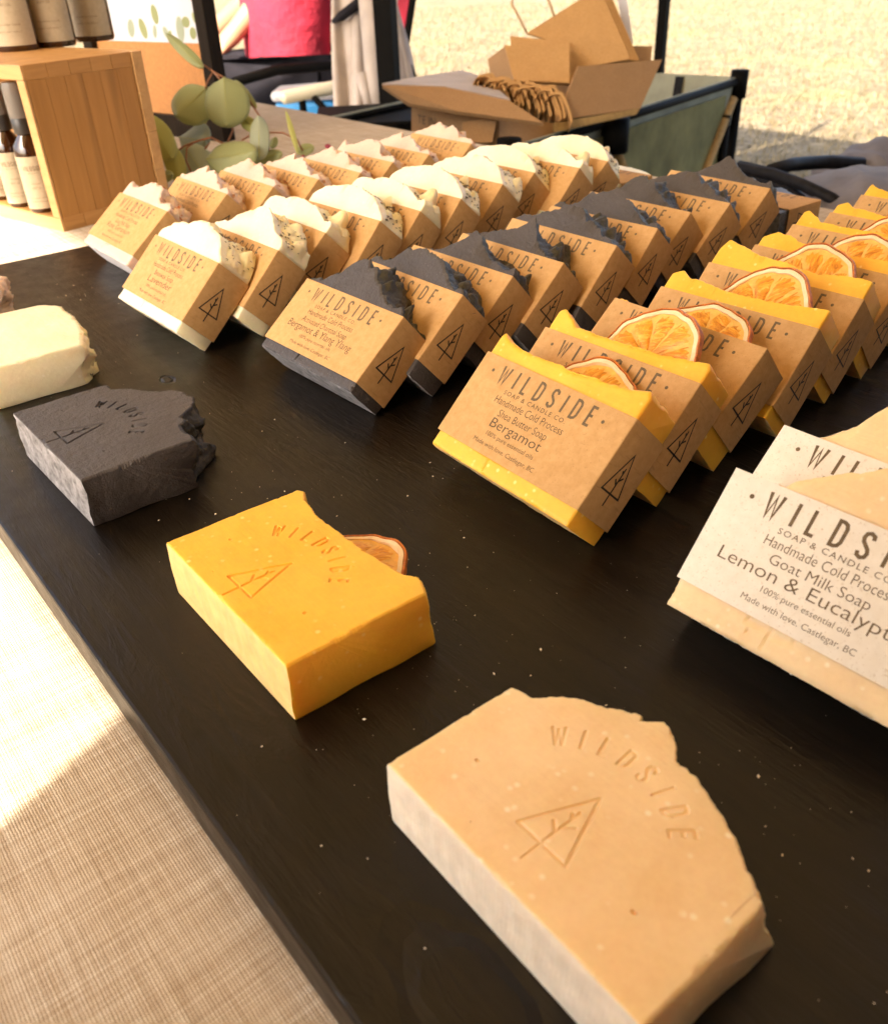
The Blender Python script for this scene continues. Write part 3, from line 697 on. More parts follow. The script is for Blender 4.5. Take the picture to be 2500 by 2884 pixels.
DESC = {'yellow': 'kraft wrapped yellow soap with a dried orange slice, %s from the front of its row',
        'charcoal': 'kraft wrapped black soap with a ragged top, %s from the front of its row',
        'cream': 'kraft wrapped cream soap with a ruffled top, %s from the front of its row',
        'rose': 'kraft wrapped pale pink soap with a spiky top, %s from the front of its row',
        'peach': 'peach soap in speckled white paper, %s from the front of its row'}
GRP = {'yellow': 'leaning yellow soaps', 'charcoal': 'leaning black soaps', 'cream': 'leaning cream soaps', 'rose': 'leaning pink soaps', 'peach': 'leaning soaps in white paper'}
for kind, rows in ROWS.items():
    for i, (u, v, dy, ti, off) in enumerate(rows):
        wrapped_bar(kind, u, v, dy, ti, off, VAR[kind][i], DESC[kind] % ORD[i], GRP[kind], SLC.get(i) if kind == 'yellow' else None, fine=(i < 2 and kind in ('yellow', 'charcoal', 'peach')) or i == 0)
wrapped_bar('charcoal', -42.2, 57.0, -.03, math.pi / 2, .9, 2, 'kraft wrapped black soap lying flat on its back behind the leaning black row', 'soaps lying behind the rows', flat=True)
wrapped_bar('cream', -56.0, 55.0, .02, math.pi / 2, .9, 3, 'kraft wrapped cream soap lying flat on its back behind the leaning cream row', 'soaps lying behind the rows', flat=True)

# unwrapped sample bars lying face up in front of each row
LIE = {
 'peach': (-12.57, 7.55, -.010, [(0, 4.03), (.35, 4.14), (.68, 4.25), (1.14, 4.74), (1.59, 5.12), (2.1, 5.42), (2.59, 5.78), (2.92, 5.86), (3.02, 5.7), (3.43, 6.08), (3.87, 6.0), (4.4, 5.4), (4.97, 5.35), (5.48, 5.2), (6.28, 4.75), (6.59, 4.68), (7.25, 4.2), (7.67, 3.9), (7.9, 3.75), (8, 3.5)],
           'plain peach soap bar stamped with a pine tree, lying nearest the bottom edge'),
 'yellow': (-25.16, 7.5, -.005, [(0, 5.1), (.3, 5.25), (.62, 5.1), (.88, 4.93), (1.83, 4.78), (2.59, 4.76), (3.48, 4.76), (4.24, 4.8), (4.87, 4.78), (5.39, 4.88), (6.17, 4.9), (6.78, 5.02), (7.15, 5.28), (7.6, 5.1), (8, 4.9)],
            'orange-yellow soap bar stamped with a pine tree, lying flat with an orange slice behind it'),
 'charcoal': (-39.3, 6.65, .02, [(0, 4.35), (.35, 4.2), (.82, 4.35), (1.3, 4.8), (1.74, 5.1), (2.4, 5.7), (2.95, 6.3), (3.49, 6.45), (4.18, 6.65), (4.6, 6.45), (4.89, 6.2), (5.2, 5.85), (5.6, 5.3), (6.01, 5.35), (6.3, 4.9), (6.92, 4.75), (7.5, 4.8), (8, 4.7)],
              'charcoal black soap bar with rough sides and a stamped tree, lying flat on the board'),
 'cream': (-53.2, 7.1, .0, [(0, 4.9), (.4, 5.5), (1.1, 5.9), (2.3, 6.0), (3.4, 5.95), (4.5, 5.85), (5.6, 5.6), (6.6, 5.3), (7.4, 5.0), (8, 4.75)],
           'cream soap bar with curled lavender top, lying flat and cut off by the left edge'),
 'rose': (-66.5, 6.6, .0, [(0, 4.9), (1, 5.3), (2, 5.7), (3, 5.6), (4, 6.0), (5, 5.6), (6, 5.8), (7, 5.3), (8, 4.9)],
          'pinkish soap bar whose tip shows at the far left edge of the board')}
for kind, (u, v, dy, prof, label) in LIE.items():
    root = bpy.data.objects.new('unwrapped_soap_bar', None); root.empty_display_size = .02; link(root)
    # front face up: local x -> u, local z (up in the bar) -> v, local -y -> up
    root.matrix_world = Matrix.Translation((u * S, v * S, 0)) @ Matrix.Rotation(dy, 4, 'Z') @ Matrix.Rotation(-math.pi / 2, 4, 'X')
    tag(root, label, 'soap bar', 'unwrapped sample soaps')
    big = kind in ('peach', 'yellow', 'charcoal')
    bk = back_of(kind, prof, 3); 
    if kind == 'peach': bk = [(x, max(3.9, h - .05)) for x, h in prof[:-4]] + [(7.4, 4.6), (8, 4.5)]
    if kind == 'yellow': bk = [(x, h + .25) for x, h in prof]
    mats = [M[a] for a in SMAT[kind]]
    me = soap_mesh('soap_block', kind, prof, bk, mats, 91, nx=560 if big else 160, nz=340 if big else 60, nt=26, stamp=([[(a + .12, b2_ + .55) for a, b2_ in st_] for st_ in STAMP] if kind == 'peach' else STAMP) if big else None,
                   amp={'yellow': .06, 'charcoal': .22, 'cream': .22, 'rose': .25, 'peach': .10}[kind], jag={'yellow': .03, 'charcoal': .07, 'cream': .05, 'rose': .10, 'peach': .05}[kind], sidejag={'charcoal': .06, 'yellow': .03}.get(kind, .03), base_rough={'charcoal': .05}.get(kind, .02))
    obj('soap_block', me, root)
    if kind == 'yellow': add_slice(root, 4.1, -1.05, 4.25, .7, .0, .93)
    if kind in ('cream', 'rose'):
        fr = np.array(prof); b2 = np.array(bk)
        def hh(x, y, fr=fr, b2=b2):
            t = (y + TH) / TH; s = t * t * (3 - 2 * t); return float(np.interp(x, fr[:, 0], fr[:, 1]) * (1 - s) + np.interp(x, b2[:, 0], b2[:, 1]) * s)
        o = obj('lavender_buds' if kind == 'cream' else 'dried_petals', specks('specks', 60, (.6, 7.8), (-TH + .35, -.1), hh, M['bud' if kind == 'cream' else 'petal'], .09, 5), root); o['kind'] = 'stuff'

# crumbs of soap on the board
def crumbs():
    r = random.Random(4); mb = MB()
    spots = [((-62, 16), 6, 60), ((-22, 14), 12, 120), ((-30, 15), 8, 60), ((-8, 14), 8, 90), ((-46, 15), 8, 50), ((-38, 9), 5, 20), ((-3, 12), 8, 70), ((-16, 9), 6, 40)]
    for (cx, cy), rad, n in spots:
        for k in range(int(n * .9)):
            x = r.gauss(cx, rad * .6); y = r.gauss(cy, rad * .35)
            if not (-71 < x < 11.5 and 4.4 < y < 70): continue
            s = .008 + .036 * r.random() ** 5; a = r.uniform(0, 3.14); c, d = math.cos(a), math.sin(a); L = s * r.uniform(1, 2.2)
            q = [(L * c, L * d), (-s * d, s * c), (-L * c, -L * d), (s * d, -s * c)]
            mb.add([(x + p, y + w, .005) for p, w in q] + [(x, y, .005 + s)], [(0, 1, 4), (1, 2, 4), (2, 3, 4), (3, 0, 4)])
    for (x, y, s) in ((-41.3, 13.9, .13), (-19.6, 13.2, .13), (-20.3, 13.9, .09)):
        mb.add([(x + s, y, .01), (x, y + s * .5, .01), (x - s, y + .02, .01), (x, y - s * .5, .01), (x, y, s * .7)], [(0, 1, 4), (1, 2, 4), (2, 3, 4), (3, 0, 4)])
    return mb
tag(crumbs().build('soap_crumbs', M['crumb']), 'white soap crumbs scattered over the black board', 'crumbs', kind='stuff')

# ------------------------------------------------------------------ crate and bottles
CR = math.radians(13.0); cu = Vector((math.cos(CR), math.sin(CR), 0)); cv = Vector((-math.sin(CR), math.cos(CR), 0))
crate = empty('wooden_crate', (-83.4, 23.2, -1.5), CR, label='open fronted pine crate with spray bottles inside and amber bottles on top', cat='crate')
LC_, DC, HC, tt = 30.0, 10.3, 13.3, 1.15    # local x runs left from the corner
for k in range(6):
    w = (DC - .1) / 6; o = MB().box(-tt, 0, .05 + k * w + .012, .05 + (k + 1) * w - .012, tt + .003, HC - tt - .003).build('plank', M['pine'], crate, bevel=.03)
for k in range(5):
    w = DC / 5; MB().box(-LC_, 0, k * w + .01, (k + 1) * w - .01, HC - tt, HC).build('top_plank', M['endgrain'], crate, bevel=.04)
for k in range(5):
    w = DC / 5; MB().box(-LC_, 0, k * w + .01, (k + 1) * w - .01, 0, tt).build('bottom_plank', M['endgrain'], crate, bevel=.04)
for k in range(4):
    h = HC / 4; MB().box(-LC_, .12, DC + .05, DC + 1.1, k * h + .01, (k + 1) * h - .01).build('back_plank', M['pine_h'], crate, bevel=.04)
MB().box(-LC_, -LC_ + tt, .05, DC, tt, HC - tt).build('side_panel', M['pine'], crate, bevel=.04)
MB().box(-LC_ + .3, -.002, -.22, -.002, HC - tt * .98, HC - .02).build('front_trim', M['pine_h'], crate, bevel=.05)
MB().box(-LC_ + .3, -.002, -.22, -.002, .02, tt * .98).build('front_trim', M['pine_h'], crate, bevel=.05)
MB().box(-tt, -.002, -.22, -.002, tt, HC - tt).build('front_trim', M['pine_h'], crate, bevel=.05)
def lab3(R_, off=.012):
    def g(s, z, a0=0): 
        a = a0 + s / R_; return Vector(((R_ + off) * math.cos(a), (R_ + off) * math.sin(a), z))
    return g
def bottle(name, x, y, z, R_, H, face, label, spray=False, sc=1.0):
    root = empty(name, (0, 0, 0), 0, label=label, cat='bottle', group='spray bottles inside the crate' if spray else 'amber bottles on the crate')
    p = Vector((-83.4, 23.2, -1.5)) + cu * x + cv * y + Vector((0, 0, z)); root.location = p * S
    if spray:
        MB().lathe([(R_ * .9, 0), (R_, .25), (R_, H * .62), (R_ * .93, H * .70), (R_ * .5, H * .80), (R_ * .45, H * .84)]).build('glass', M['amber'], root, True, 40)
        nk = 26; MB().lathe([(R_ * .62, H * .82), (R_ * .64, H * .83), (R_ * .64, H * .97), (R_ * .5, H)], 26).build('collar', M['cap_black'], root, True, 40)
        MB().lathe([(R_ * .66, H * .98), (R_ * .66, H * 1.28), (R_ * .58, H * 1.33), (R_ * .2, H * 1.34)]).build('clear_cap', M['cap_clear'], root, True, 40)
        MB().lathe([(R_ * .3, H), (R_ * .28, H * 1.2), (.1, H * 1.22)]).build('nozzle', M['cap_black'], root, True, 40)
        z0, z1 = H * .05, H * .60
    else:
        MB().lathe([(R_ * .92, 0), (R_, .3), (R_, H * .74), (R_ * .94, H * .80), (R_ * .55, H * .88), (R_ * .4, H * .90), (R_ * .4, H * .95)], 36).build('glass', M['amber'], root, True, 40)
        MB().lathe([(R_ * .5, H * .93), (R_ * .5, H * 1.06), (R_ * .45, H * 1.08)]).build('cap', M['cap_black'], root, True, 40)
        z0, z1 = .5, H * .70
    g = lab3(R_); a0 = face; n = 22; span = 1.15 * R_
    vs = []; 
    for off in (0.012, .03):
        gg = lab3(R_, off)
        for zz in (z0, z1): vs += [gg(-span + 2 * span * k / n, zz, a0) for k in range(n + 1)]
    m = n + 1; fs = [(2 * m + k, 2 * m + k + 1, 3 * m + k + 1, 3 * m + k) for k in range(n)] + [(k, k + 1, 2 * m + k + 1, 2 * m + k) for k in range(n)][:] + [(m + k, 3 * m + k, 3 * m + k + 1, m + k + 1) for k in range(n)]
    lb = obj('label', mesh('label', vs, fs, M['label'], True, 40), root)
    gt = lab3(R_, .045); hL = z1 - z0; k = span / 2.6
    mb = ribbons(word_strokes('WILDSIDE', .62 * k, -1.35 * k, 1.35 * k, z0 + hL * .74), .075 * k, lambda x, zz: gt(x, zz, a0))
    tm = MB()
    text_add(tm, 'SOAP & CANDLE CO.', .2 * k, -.8 * k, .8 * k, z0 + hL * .68, lambda x, zz: gt(x, zz, a0), 0, 1.2)
    text_add(tm, 'unscented' if spray else 'bergamot', .3 * k, -.6 * k, .6 * k, z0 + hL * .48, lambda x, zz: gt(x, zz, a0))
    text_add(tm, 'BODY OIL', .36 * k, -.65 * k, .65 * k, z0 + hL * .39, lambda x, zz: gt(x, zz, a0))
    text_add(tm, 'NOURISH YOUR', .22 * k, -1.15 * k, 1.15 * k, z0 + hL * .20, lambda x, zz: gt(x, zz, a0), 0, 1.3)
    text_add(tm, 'BODY NATURALLY', .22 * k, -1.15 * k, 1.15 * k, z0 + hL * .13, lambda x, zz: gt(x, zz, a0), 0, 1.3)
    mb.add(tm.v, tm.f); mb.build('lettering', M['ink_brown'], lb)
    if not spray:
        e = ribbons(tree_strokes(1.75 * k, z0 + hL * .78, .55 * k, .75 * k, .18 * k), .05 * k, lambda x, zz: gt(x, zz, a0)); e.build('tree_emblem', M['ink_brown'], lb)
    return root
toward = math.atan2(-25, 85) - CR
def crate_xy(px, py, z):
    d = PZ(px, py, z) - Vector((-83.4, 23.2, 0)); return d.dot(cu), d.dot(cv)
for (px, py), fc, lab in (((52, 140), .10, 'amber glass bottle with cream label, leftmost on top of the crate'), ((158, 128), .12, 'amber glass bottle with cream label, middle one on top of the crate'), ((268, 112), .0, 'amber glass bottle with cream label, rightmost on top of the crate')):
    x, y = crate_xy(px, py, -1.5 + HC); bottle('amber_bottle', x, y, HC, 2.0, 12.5, toward + fc, lab)
for (px, py), fc, lab, R_, H_ in (((68, 575), .1, 'amber spray bottle with smoky clear cap inside the crate, left of a half hidden one', 1.32, 8.0), ((128, 590), .1, 'small amber spray bottle half hidden behind the crate side', 1.32, 8.0), ((8, 555), .2, 'amber bottle cut off at the left edge inside the crate', 1.5, 8.0)):
    x, y = crate_xy(px, py, -1.5 + tt); bottle('spray_bottle', x, y, tt, R_, H_, toward + fc, lab, True)

# ------------------------------------------------------------------ framed poster
FRB = PZ(632, 400, -1.5); FRR = math.radians(14.5)
fr = empty('framed_poster', FRB, FRR, label='black wooden frame with white leaf printed poster and brown band, behind the crate', cat='picture frame')
Wf, Hf, bw, bd = 26.0, 34.0, 1.9, 1.9
MB().box(-bw, 0, 0, bd, 0, Hf).build('frame_side', M['black_frame'], fr, bevel=.06)
MB().box(-Wf, -Wf + bw, 0, bd, 0, Hf).build('frame_side', M['black_frame'], fr, bevel=.06)
MB().box(-Wf + bw, -bw, 0, bd, 0, 2.6).build('frame_rail', M['black_frame'], fr, bevel=.06)
MB().box(-Wf + bw, -bw, 0, bd, Hf - 2, Hf).build('frame_rail', M['black_frame'], fr, bevel=.06)
po = MB().box(-Wf + bw, -bw, 1.0, 1.15, 11.1, Hf - 2).build('poster', M['poster'], fr)
MB().box(-Wf + bw, -bw, .9, 1.05, 2.6, 11.1).build('lower_band', M['kraft_mat'], fr)
pr = random.Random(2)
for (x, z, w, h, a, mt) in ((-10.6, 14.2, 1.3, 2.2, .1, 'leaf_g'), (-11.2, 12.3, .8, 1.6, -.3, 'leaf_b'), (-9.0, 12.2, 1.0, 1.5, .5, 'leaf_b'), (-8.3, 11.9, .7, 1.2, -.4, 'leaf_g'), (-6.1, 12.6, 1.5, 2.9, -.1, 'leaf_b'), (-4.8, 13.4, 1.5, 1.2, .2, 'leaf_g'), (-3.8, 12.2, 1.2, 1.4, -.5, 'leaf_g'), (-3.0, 13.8, .8, 1.4, .4, 'leaf_g'), (-13.5, 12.6, 1.4, 2.4, .3, 'leaf_g'), (-16, 12.6, 1.4, 2.2, -.3, 'leaf_b')):
    vs = [(x + w / 2 * math.sin(t) * math.cos(a) - h / 2 * math.cos(t) * math.sin(a), .985, max(11.15, z + w / 2 * math.sin(t) * math.sin(a) + h / 2 * math.cos(t) * math.cos(a))) for t in np.linspace(0, 2 * math.pi, 20, endpoint=False)]
    MB().add(vs, [tuple(range(20))]).build('printed_leaf', M[mt], po)

# ------------------------------------------------------------------ eucalyptus sprig
sp0 = PZ(640, 500, -1.5)
sprig = empty('eucalyptus_sprig', sp0, label='eucalyptus sprig with round grey green leaves lying behind the pink soaps', cat='plant')
def leaf_obj(c, L, w, ang, tilt, mt, seed, turn=0.):
    """a round leaf: L cm long, w cm wide, ang turned in the picture plane, tilt away from it"""
    L *= 1.12; w *= 1.12; mb = MB(); n, m = 12, 6; vs = []
    for i in range(n + 1):
        t = .5 - .5 * math.cos(math.pi * i / n); half = w / 2 * (max(0, 1 - (2 * t - 1) ** 2) ** .5) * (1.04 - .10 * t) * (1 + .03 * math.sin(9 * t + seed))
        for j in range(-m, m + 1):
            s_ = j / m; vs.append((half * s_, .16 * w * abs(s_) ** 1.4 - .10 * L * (t - .5) ** 2 + .03 * math.sin(seed + 5 * t + 3 * s_), L * (t - .5)))
    q = 2 * m + 1; fs = [(i * q + j, i * q + j + 1, (i + 1) * q + j + 1, (i + 1) * q + j) for i in range(n) for j in range(q - 1)]
    o = obj('leaf', mesh('leaf', vs, fs, M[mt], True), None)
    f2 = Vector((FW.x, FW.y, FW.z)).normalized()
    B = Matrix(((R2.x, f2.x, U2.x, 0), (R2.y, f2.y, U2.y, 0), (R2.z, f2.z, U2.z, 0), (0, 0, 0, 1)))
    o.matrix_world = Matrix.Translation(c * S) @ B @ Matrix.Rotation(ang, 4, 'Y') @ Matrix.Rotation(turn, 4, 'Z') @ Matrix.Rotation(tilt, 4, 'X')
    sd_ = o.modifiers.new('thick', 'SOLIDIFY'); sd_.thickness = .03 * S
    mw = o.matrix_world.copy(); o.parent = sprig; o.matrix_parent_inverse = Matrix.Translation(-sp0 * S)
    vein = MB().tube([(0, .02 - .10 * L * (t - .5) ** 2 - .02, L * (t - .5)) for t in (0, .25, .5, .75, .93)], [.045, .035, .03, .02, .01], 5).build('midrib', M['leaf_y'], o, True)
    return o
def k4(x, y): return (250 + x * .3906, 150 + y * .3906)
LV = [((745, 345), 4.1, 4.1, -2.4, .15, 'leaf_g', 91), ((985, 345), 4.3, 4.3, 3.1, -.1, 'leaf_g', 90), ((500, 600), 4.4, 2.5, -.55, .2, 'leaf_y', 88), ((612, 785), 3.4, 1.9, -.25, .3, 'leaf_y', 89),
      ((745, 615), 3.6, 3.9, 1.9, .5, 'leaf_b', 93), ((770, 785), 3.7, 3.4, -.6, .2, 'leaf_b', 91), ((1025, 735), 4.9, 3.0, 1.5, .2, 'leaf_g', 89), ((1225, 605), 3.9, 1.9, 0., .1, 'leaf_b', 90),
      ((1150, 500), 2.0, 1.3, -.9, 0, 'leaf_y', 92), ((1280, 745), 3.2, 1.5, 1.45, .3, 'leaf_g', 92), ((1465, 570), 4.2, .5, -.28, 0, 'leaf_y', 91), ((1560, 685), 1.7, 1.2, 1.3, 0, 'leaf_g', 95),
      ((532, 885), 2.0, 1.2, 1.5, .3, 'leaf_g', 86), ((795, 490), 1.5, 1.0, 1.2, 0, 'leaf_y', 94), ((1130, 290), 3.3, .8, -.65, 0, 'leaf_g', 92), ((1330, 640), 1.2, .8, .4, 0, 'leaf_g', 96)]
for i, ((x, y), L, w, ang, ti, mt, d) in enumerate(LV): leaf_obj(P(*k4(x, y), d), L, w, ang, ti, mt, i)
leaf_obj(P(520, 142, 90), 4.6, 1.1, -.82, 0, 'leaf_g', 31)
def stem(pts, r):
    q = [P(*k4(x, y), d) - sp0 for x, y, d in pts]; MB().tube(q, r * 1.5, 6).build('stem', M['stem'], sprig, True)
stem([(820, 78, 91), (890, 125, 91), (1000, 190, 91), (1130, 300, 91), (1230, 450, 92), (1300, 700, 92)], .07)
stem([(895, 125, 91), (860, 190, 91), (838, 250, 91)], .06); stem([(895, 130, 91), (940, 180, 90), (975, 212, 90)], .06)
stem([(635, 705, 90), (690, 665, 90), (800, 625, 90), (880, 605, 90), (960, 645, 90), (1080, 700, 91)], .07)
stem([(760, 640, 90), (705, 680, 90), (700, 770, 90), (740, 860, 89)], .06); stem([(870, 640, 91), (835, 690, 91)], .05)
stem([(1100, 625, 92), (1160, 590, 92), (1300, 568, 92), (1400, 572, 92), (1500, 620, 92), (1540, 700, 92)], .06); stem([(1010, 500, 92), (1040, 550, 92), (1000, 640, 92)], .08)
for (x, y, s_) in ((1722, 668, .34), (1545, 738, .16), (1480, 742, .2)):
    q = P(*k4(x, y), 92); a = MB().lathe([(s_ * .3, -s_ * .6), (s_, -.2 * s_), (s_ * .9, s_ * .4), (s_ * .2, s_ * .7)], 10, Matrix.Translation(q)).build('dried_rosebud', plain('dark_rose', (.28, .03, .06), .7, .4, 200) if 'rosebud' not in M else M['rosebud'], None, True)
    if 'rosebud' not in M: M['rosebud'] = a.data.materials[0]
    a.parent = sprig; a.matrix_parent_inverse = Matrix.Translation(-sp0 * S)

# ------------------------------------------------------------------ things behind the table
ER = Vector((R2.x, R2.y, 0)).normalized(); EF = Vector((FW.x, FW.y, 0)).normalized(); EZ = Vector((0, 0, 1))
def part_of(mb, name, mat, root, rootloc, **k):
    mb.v = [tuple(Vector(p) - Vector(rootloc)) for p in mb.v]; return mb.build(name, mat, root, **k)

# canopy overhead: its roof shades the table, the sun comes in under its near edge
CZ = 128.0
can = empty('market_canopy', (-177, 30, -75), label='market tent whose slim black legs stand behind the table', cat='tent')
c0 = Vector((-177, 30, -75)); CV0, CV1 = 4.3 - (CZ + 1.5) * 1.2, 470 - (CZ + 75) * 1.2
def roof(x0, x1, y0, y1, name):
    cx, cy = (x0 + x1) / 2, (y0 + y1) / 2; mb = MB(); n = 10
    def z(a, b): return CZ + 70 * (1 - max(abs(a), abs(b)))
    g = np.linspace(-1, 1, 2 * n + 1); vs = [(cx + a * (x1 - x0) / 2, cy + b * (y1 - y0) / 2, z(a, b)) for b in g for a in g]
    q = 2 * n + 1; mb.add(vs, [(j * q + i, j * q + i + 1, (j + 1) * q + i + 1, (j + 1) * q + i) for j in range(q - 1) for i in range(q - 1)])
    o = part_of(mb, name, M['canopy'], can, c0, smooth=False); sd_ = o.modifiers.new('t', 'SOLIDIFY'); sd_.thickness = .002
roof(-28.5, 175, CV0, CV1, 'roof')
roof(-203, -30, CV0 + 18.5, CV1, 'roof')  # this roof and the next are unseen, added to place the sun patches
roof(-560, -205, 30, CV1, 'roof')
sw = MB()  # unseen curtain, added to block skylight from the right
for k in range(40):
    y0 = CV0 + 10 + k * 9; sw.add([(80 + 3 * math.sin(k * 1.1), y0, CZ + 18), (80 + 3 * math.sin(k * 1.1 + 1.1), y0 + 9, CZ + 18), (80 + 4 * math.sin(k * 1.1 + 1.1), y0 + 9, -72), (80 + 4 * math.sin(k * 1.1), y0, -72)], [(0, 1, 2, 3)])
part_of(sw, 'added_shade_curtain', M['slate'], can, c0)
for (x, y) in ((-202, CV0 + 3), (147, CV0 + 3), (147, CV1 - 3)): part_of(MB().tube([(x, y, -75), (x, y, CZ + 1)], 1.7, 8), 'leg', M['black_metal'], can, c0)
q = P(1083, 0, 200); q2 = P(1100, 290, 200)
part_of(MB().box(-2.0, 2.0, -2, 2, 0, CZ + 78, Matrix.Translation((q2.x, q2.y, -75)) @ Matrix.Rotation(.6, 4, 'Z')), 'leg', M['black_metal'], can, c0)
q = P(1862, 100, 300)
part_of(MB().box(-1.55, 1.55, -1.55, 1.55, 0, CZ + 78, Matrix.Translation((q.x, q.y, -75)) @ Matrix.Rotation(.3, 4, 'Z')), 'leg', M['black_metal'], can, c0)

# a body grown from a jointed skeleton
def body(name, joints, edges, rads, mat, parent=None, root=0, loc=(0, 0, 0)):
    me = bpy.data.meshes.new(name); me.from_pydata([tuple((Vector(j) - Vector(loc)) * S) for j in joints], edges, []); me.materials.append(mat)
    o = obj(name, me, parent); sk = o.modifiers.new('skin', 'SKIN'); sk.use_smooth_shade = True
    for i, r in enumerate(rads):
        rr = r if isinstance(r, tuple) else (r, r); me.skin_vertices[0].data[i].radius = (rr[0] * S, rr[1] * S)
    me.skin_vertices[0].data[root].use_root = True
    sb = o.modifiers.new('sub', 'SUBSURF'); sb.levels = 2; sb.render_levels = 2; return o
def person(base, facing, seated, label, shirt, trousers, hand_l, hand_r, name='person', elbows=(None, None)):
    """facing: unit horizontal vector; base: ground point under the pelvis"""
    f = facing; s = f.cross(EZ).normalized(); B = Vector(base)      # s: the person's right
    def q(r, fw, h): return B + s * r + f * fw + EZ * h
    root = empty(name, B, label=label, cat='person')
    ph = 60 if seated else 92; sh = ph + 48; lean = -6 if seated else 4
    pel, belly, chest, neck, head, crown = q(0, 0, ph), q(0, 0, ph + 18), q(0, lean * .5, ph + 36), q(0, lean, ph + 52), q(0, lean + 2, ph + 64), q(0, lean + 1, ph + 74)
    J = [pel, belly, chest, neck, head, crown]; E = [(0, 1), (1, 2), (2, 3), (3, 4), (4, 5)]; Rd = [(11, 8), (9.5, 7), (13, 8), 5.5, (8, 9.5), (6, 7)]
    for sg, hand in ((-1, hand_l), (1, hand_r)):
        shd = q(sg * 18, lean * .8, sh - 3); hv = Vector(hand); mid = (shd + hv) / 2; L = (hv - shd).length; dr = max(0., 29. ** 2 - (L / 2) ** 2) ** .5
        el = mid + (-EZ * .8 - f * .5 + s * sg * .3).normalized() * dr
        if elbows[(sg + 1) // 2] is not None: el = Vector(elbows[(sg + 1) // 2])
        i = len(J); J += [shd, el, hv + (el - hv).normalized() * 7, hv]; Rd += [5.8, 4.2, 2.8, (3.8, 2)]; E += [(2, i), (i, i + 1), (i + 1, i + 2), (i + 2, i + 3)]
        d = (hv - el).normalized(); side = d.cross(EZ).normalized() if abs(d.z) < .95 else s
        for k in range(5):
            i2 = len(J); o_ = side * (k - 1.5) * 1.7 if k < 4 else side * sg * -3.2
            Ln = (6.5, 7.5, 7, 5.5, 4)[k]; p1 = hv + o_ * .8 + d * 2.4; p2 = p1 + (d * .8 - EZ * .6).normalized() * Ln * .5; p3 = p2 + (d * .4 - EZ * .9).normalized() * Ln * .45
            J += [p1, p2, p3]; Rd += [.95, .85, .7]; E += [(i + 3, i2), (i2, i2 + 1), (i2 + 1, i2 + 2)]
        if seated: kn = q(sg * 11, 44, ph + 1); an = q(sg * 12, 50, 8); toe = q(sg * 13, 66, 3)
        else: kn = q(sg * 10, 3, 48); an = q(sg * 11, -1, 9); toe = q(sg * 12, 15, 3)
        i = len(J); J += [q(sg * 9, 3 if seated else 0, ph - 3), kn, an, toe]; Rd += [8.0, 5.6, 3.8, (4.2, 2.6)]; E += [(0, i), (i, i + 1), (i + 1, i + 2), (i + 2, i + 3)]
    bo = body('body', J, E, Rd, M['skin'], root, 0, B)
    # clothes follow the same joints, slightly wider
    g = 1.14
    sl = [(0, 1), (1, 2)]; js = [q(0, 0, ph - (16 if seated else 8)), belly, chest, q(0, lean, sh - 1)]; es = [(0, 1), (1, 2), (2, 3)]; rs = [(17.5, 13.5), (16, 12.5), (18.5, 12.5), (9, 7)]
    for sg, b0 in ((-1, 6), (1, 6 + 19 + 4)):
        shd, el = J[b0], J[b0 + 1]; i = len(js); js += [shd, shd * .45 + el * .55]; rs += [7.4, 6.6]; es += [(2, i), (i, i + 1)]
    body('shirt', js, es, rs, shirt, root, 0, B)
    js = [pel]; es = []; rs = [(18, 14)]
    for b0 in (6 + 19, 6 + 19 + 4 + 19):
        i = len(js); js += [J[b0], J[b0 + 1], J[b0 + 2]]; rs += [11.4, 8.6, 6.2]; es += [(0, i), (i, i + 1), (i + 1, i + 2)]
    body('trousers', js, es, rs, trousers, root, 0, B)
    hp = q(0, lean, ph + 68); mb = MB()
    mb.lathe([(9.2, -9), (9.8, -2), (9.4, 4), (6.5, 8.5), (1, 10)], 20, Matrix.Translation(hp - f * 1.6)); part_of(mb, 'hair', M['hair'], root, B, smooth=True)
    # face: nose, eyes, mouth, ears
    hc = q(0, lean + 2, ph + 65)
    part_of(MB().tube([hc + f * 8.4 + EZ * 1.5, hc + f * 10.6 - EZ * 1.6, hc + f * 9 - EZ * 2.4], [.7, 1.3, .8], 8), 'nose', M['skin'], root, B, smooth=True)
    for sg in (-1, 1):
        part_of(MB().lathe([(.2, -1), (1.1, 0), (.2, 1)], 10, Matrix.Translation(hc + f * 8.2 + s * sg * 3.1 + EZ * 1.6)), 'eye', M['cream_pad'], root, B, smooth=True)
        part_of(MB().lathe([(.3, -2.8), (1.5, 0), (.3, 2.8)], 10, Matrix.Translation(hc + s * sg * 8.6)), 'ear', M['skin'], root, B, smooth=True)
    part_of(MB().tube([hc + f * 8.6 - s * 2.3 - EZ * 5, hc + f * 9.3 - EZ * 5.1, hc + f * 8.6 + s * 2.3 - EZ * 5], .55, 6), 'mouth', M['pink'], root, B, smooth=True)
    return root

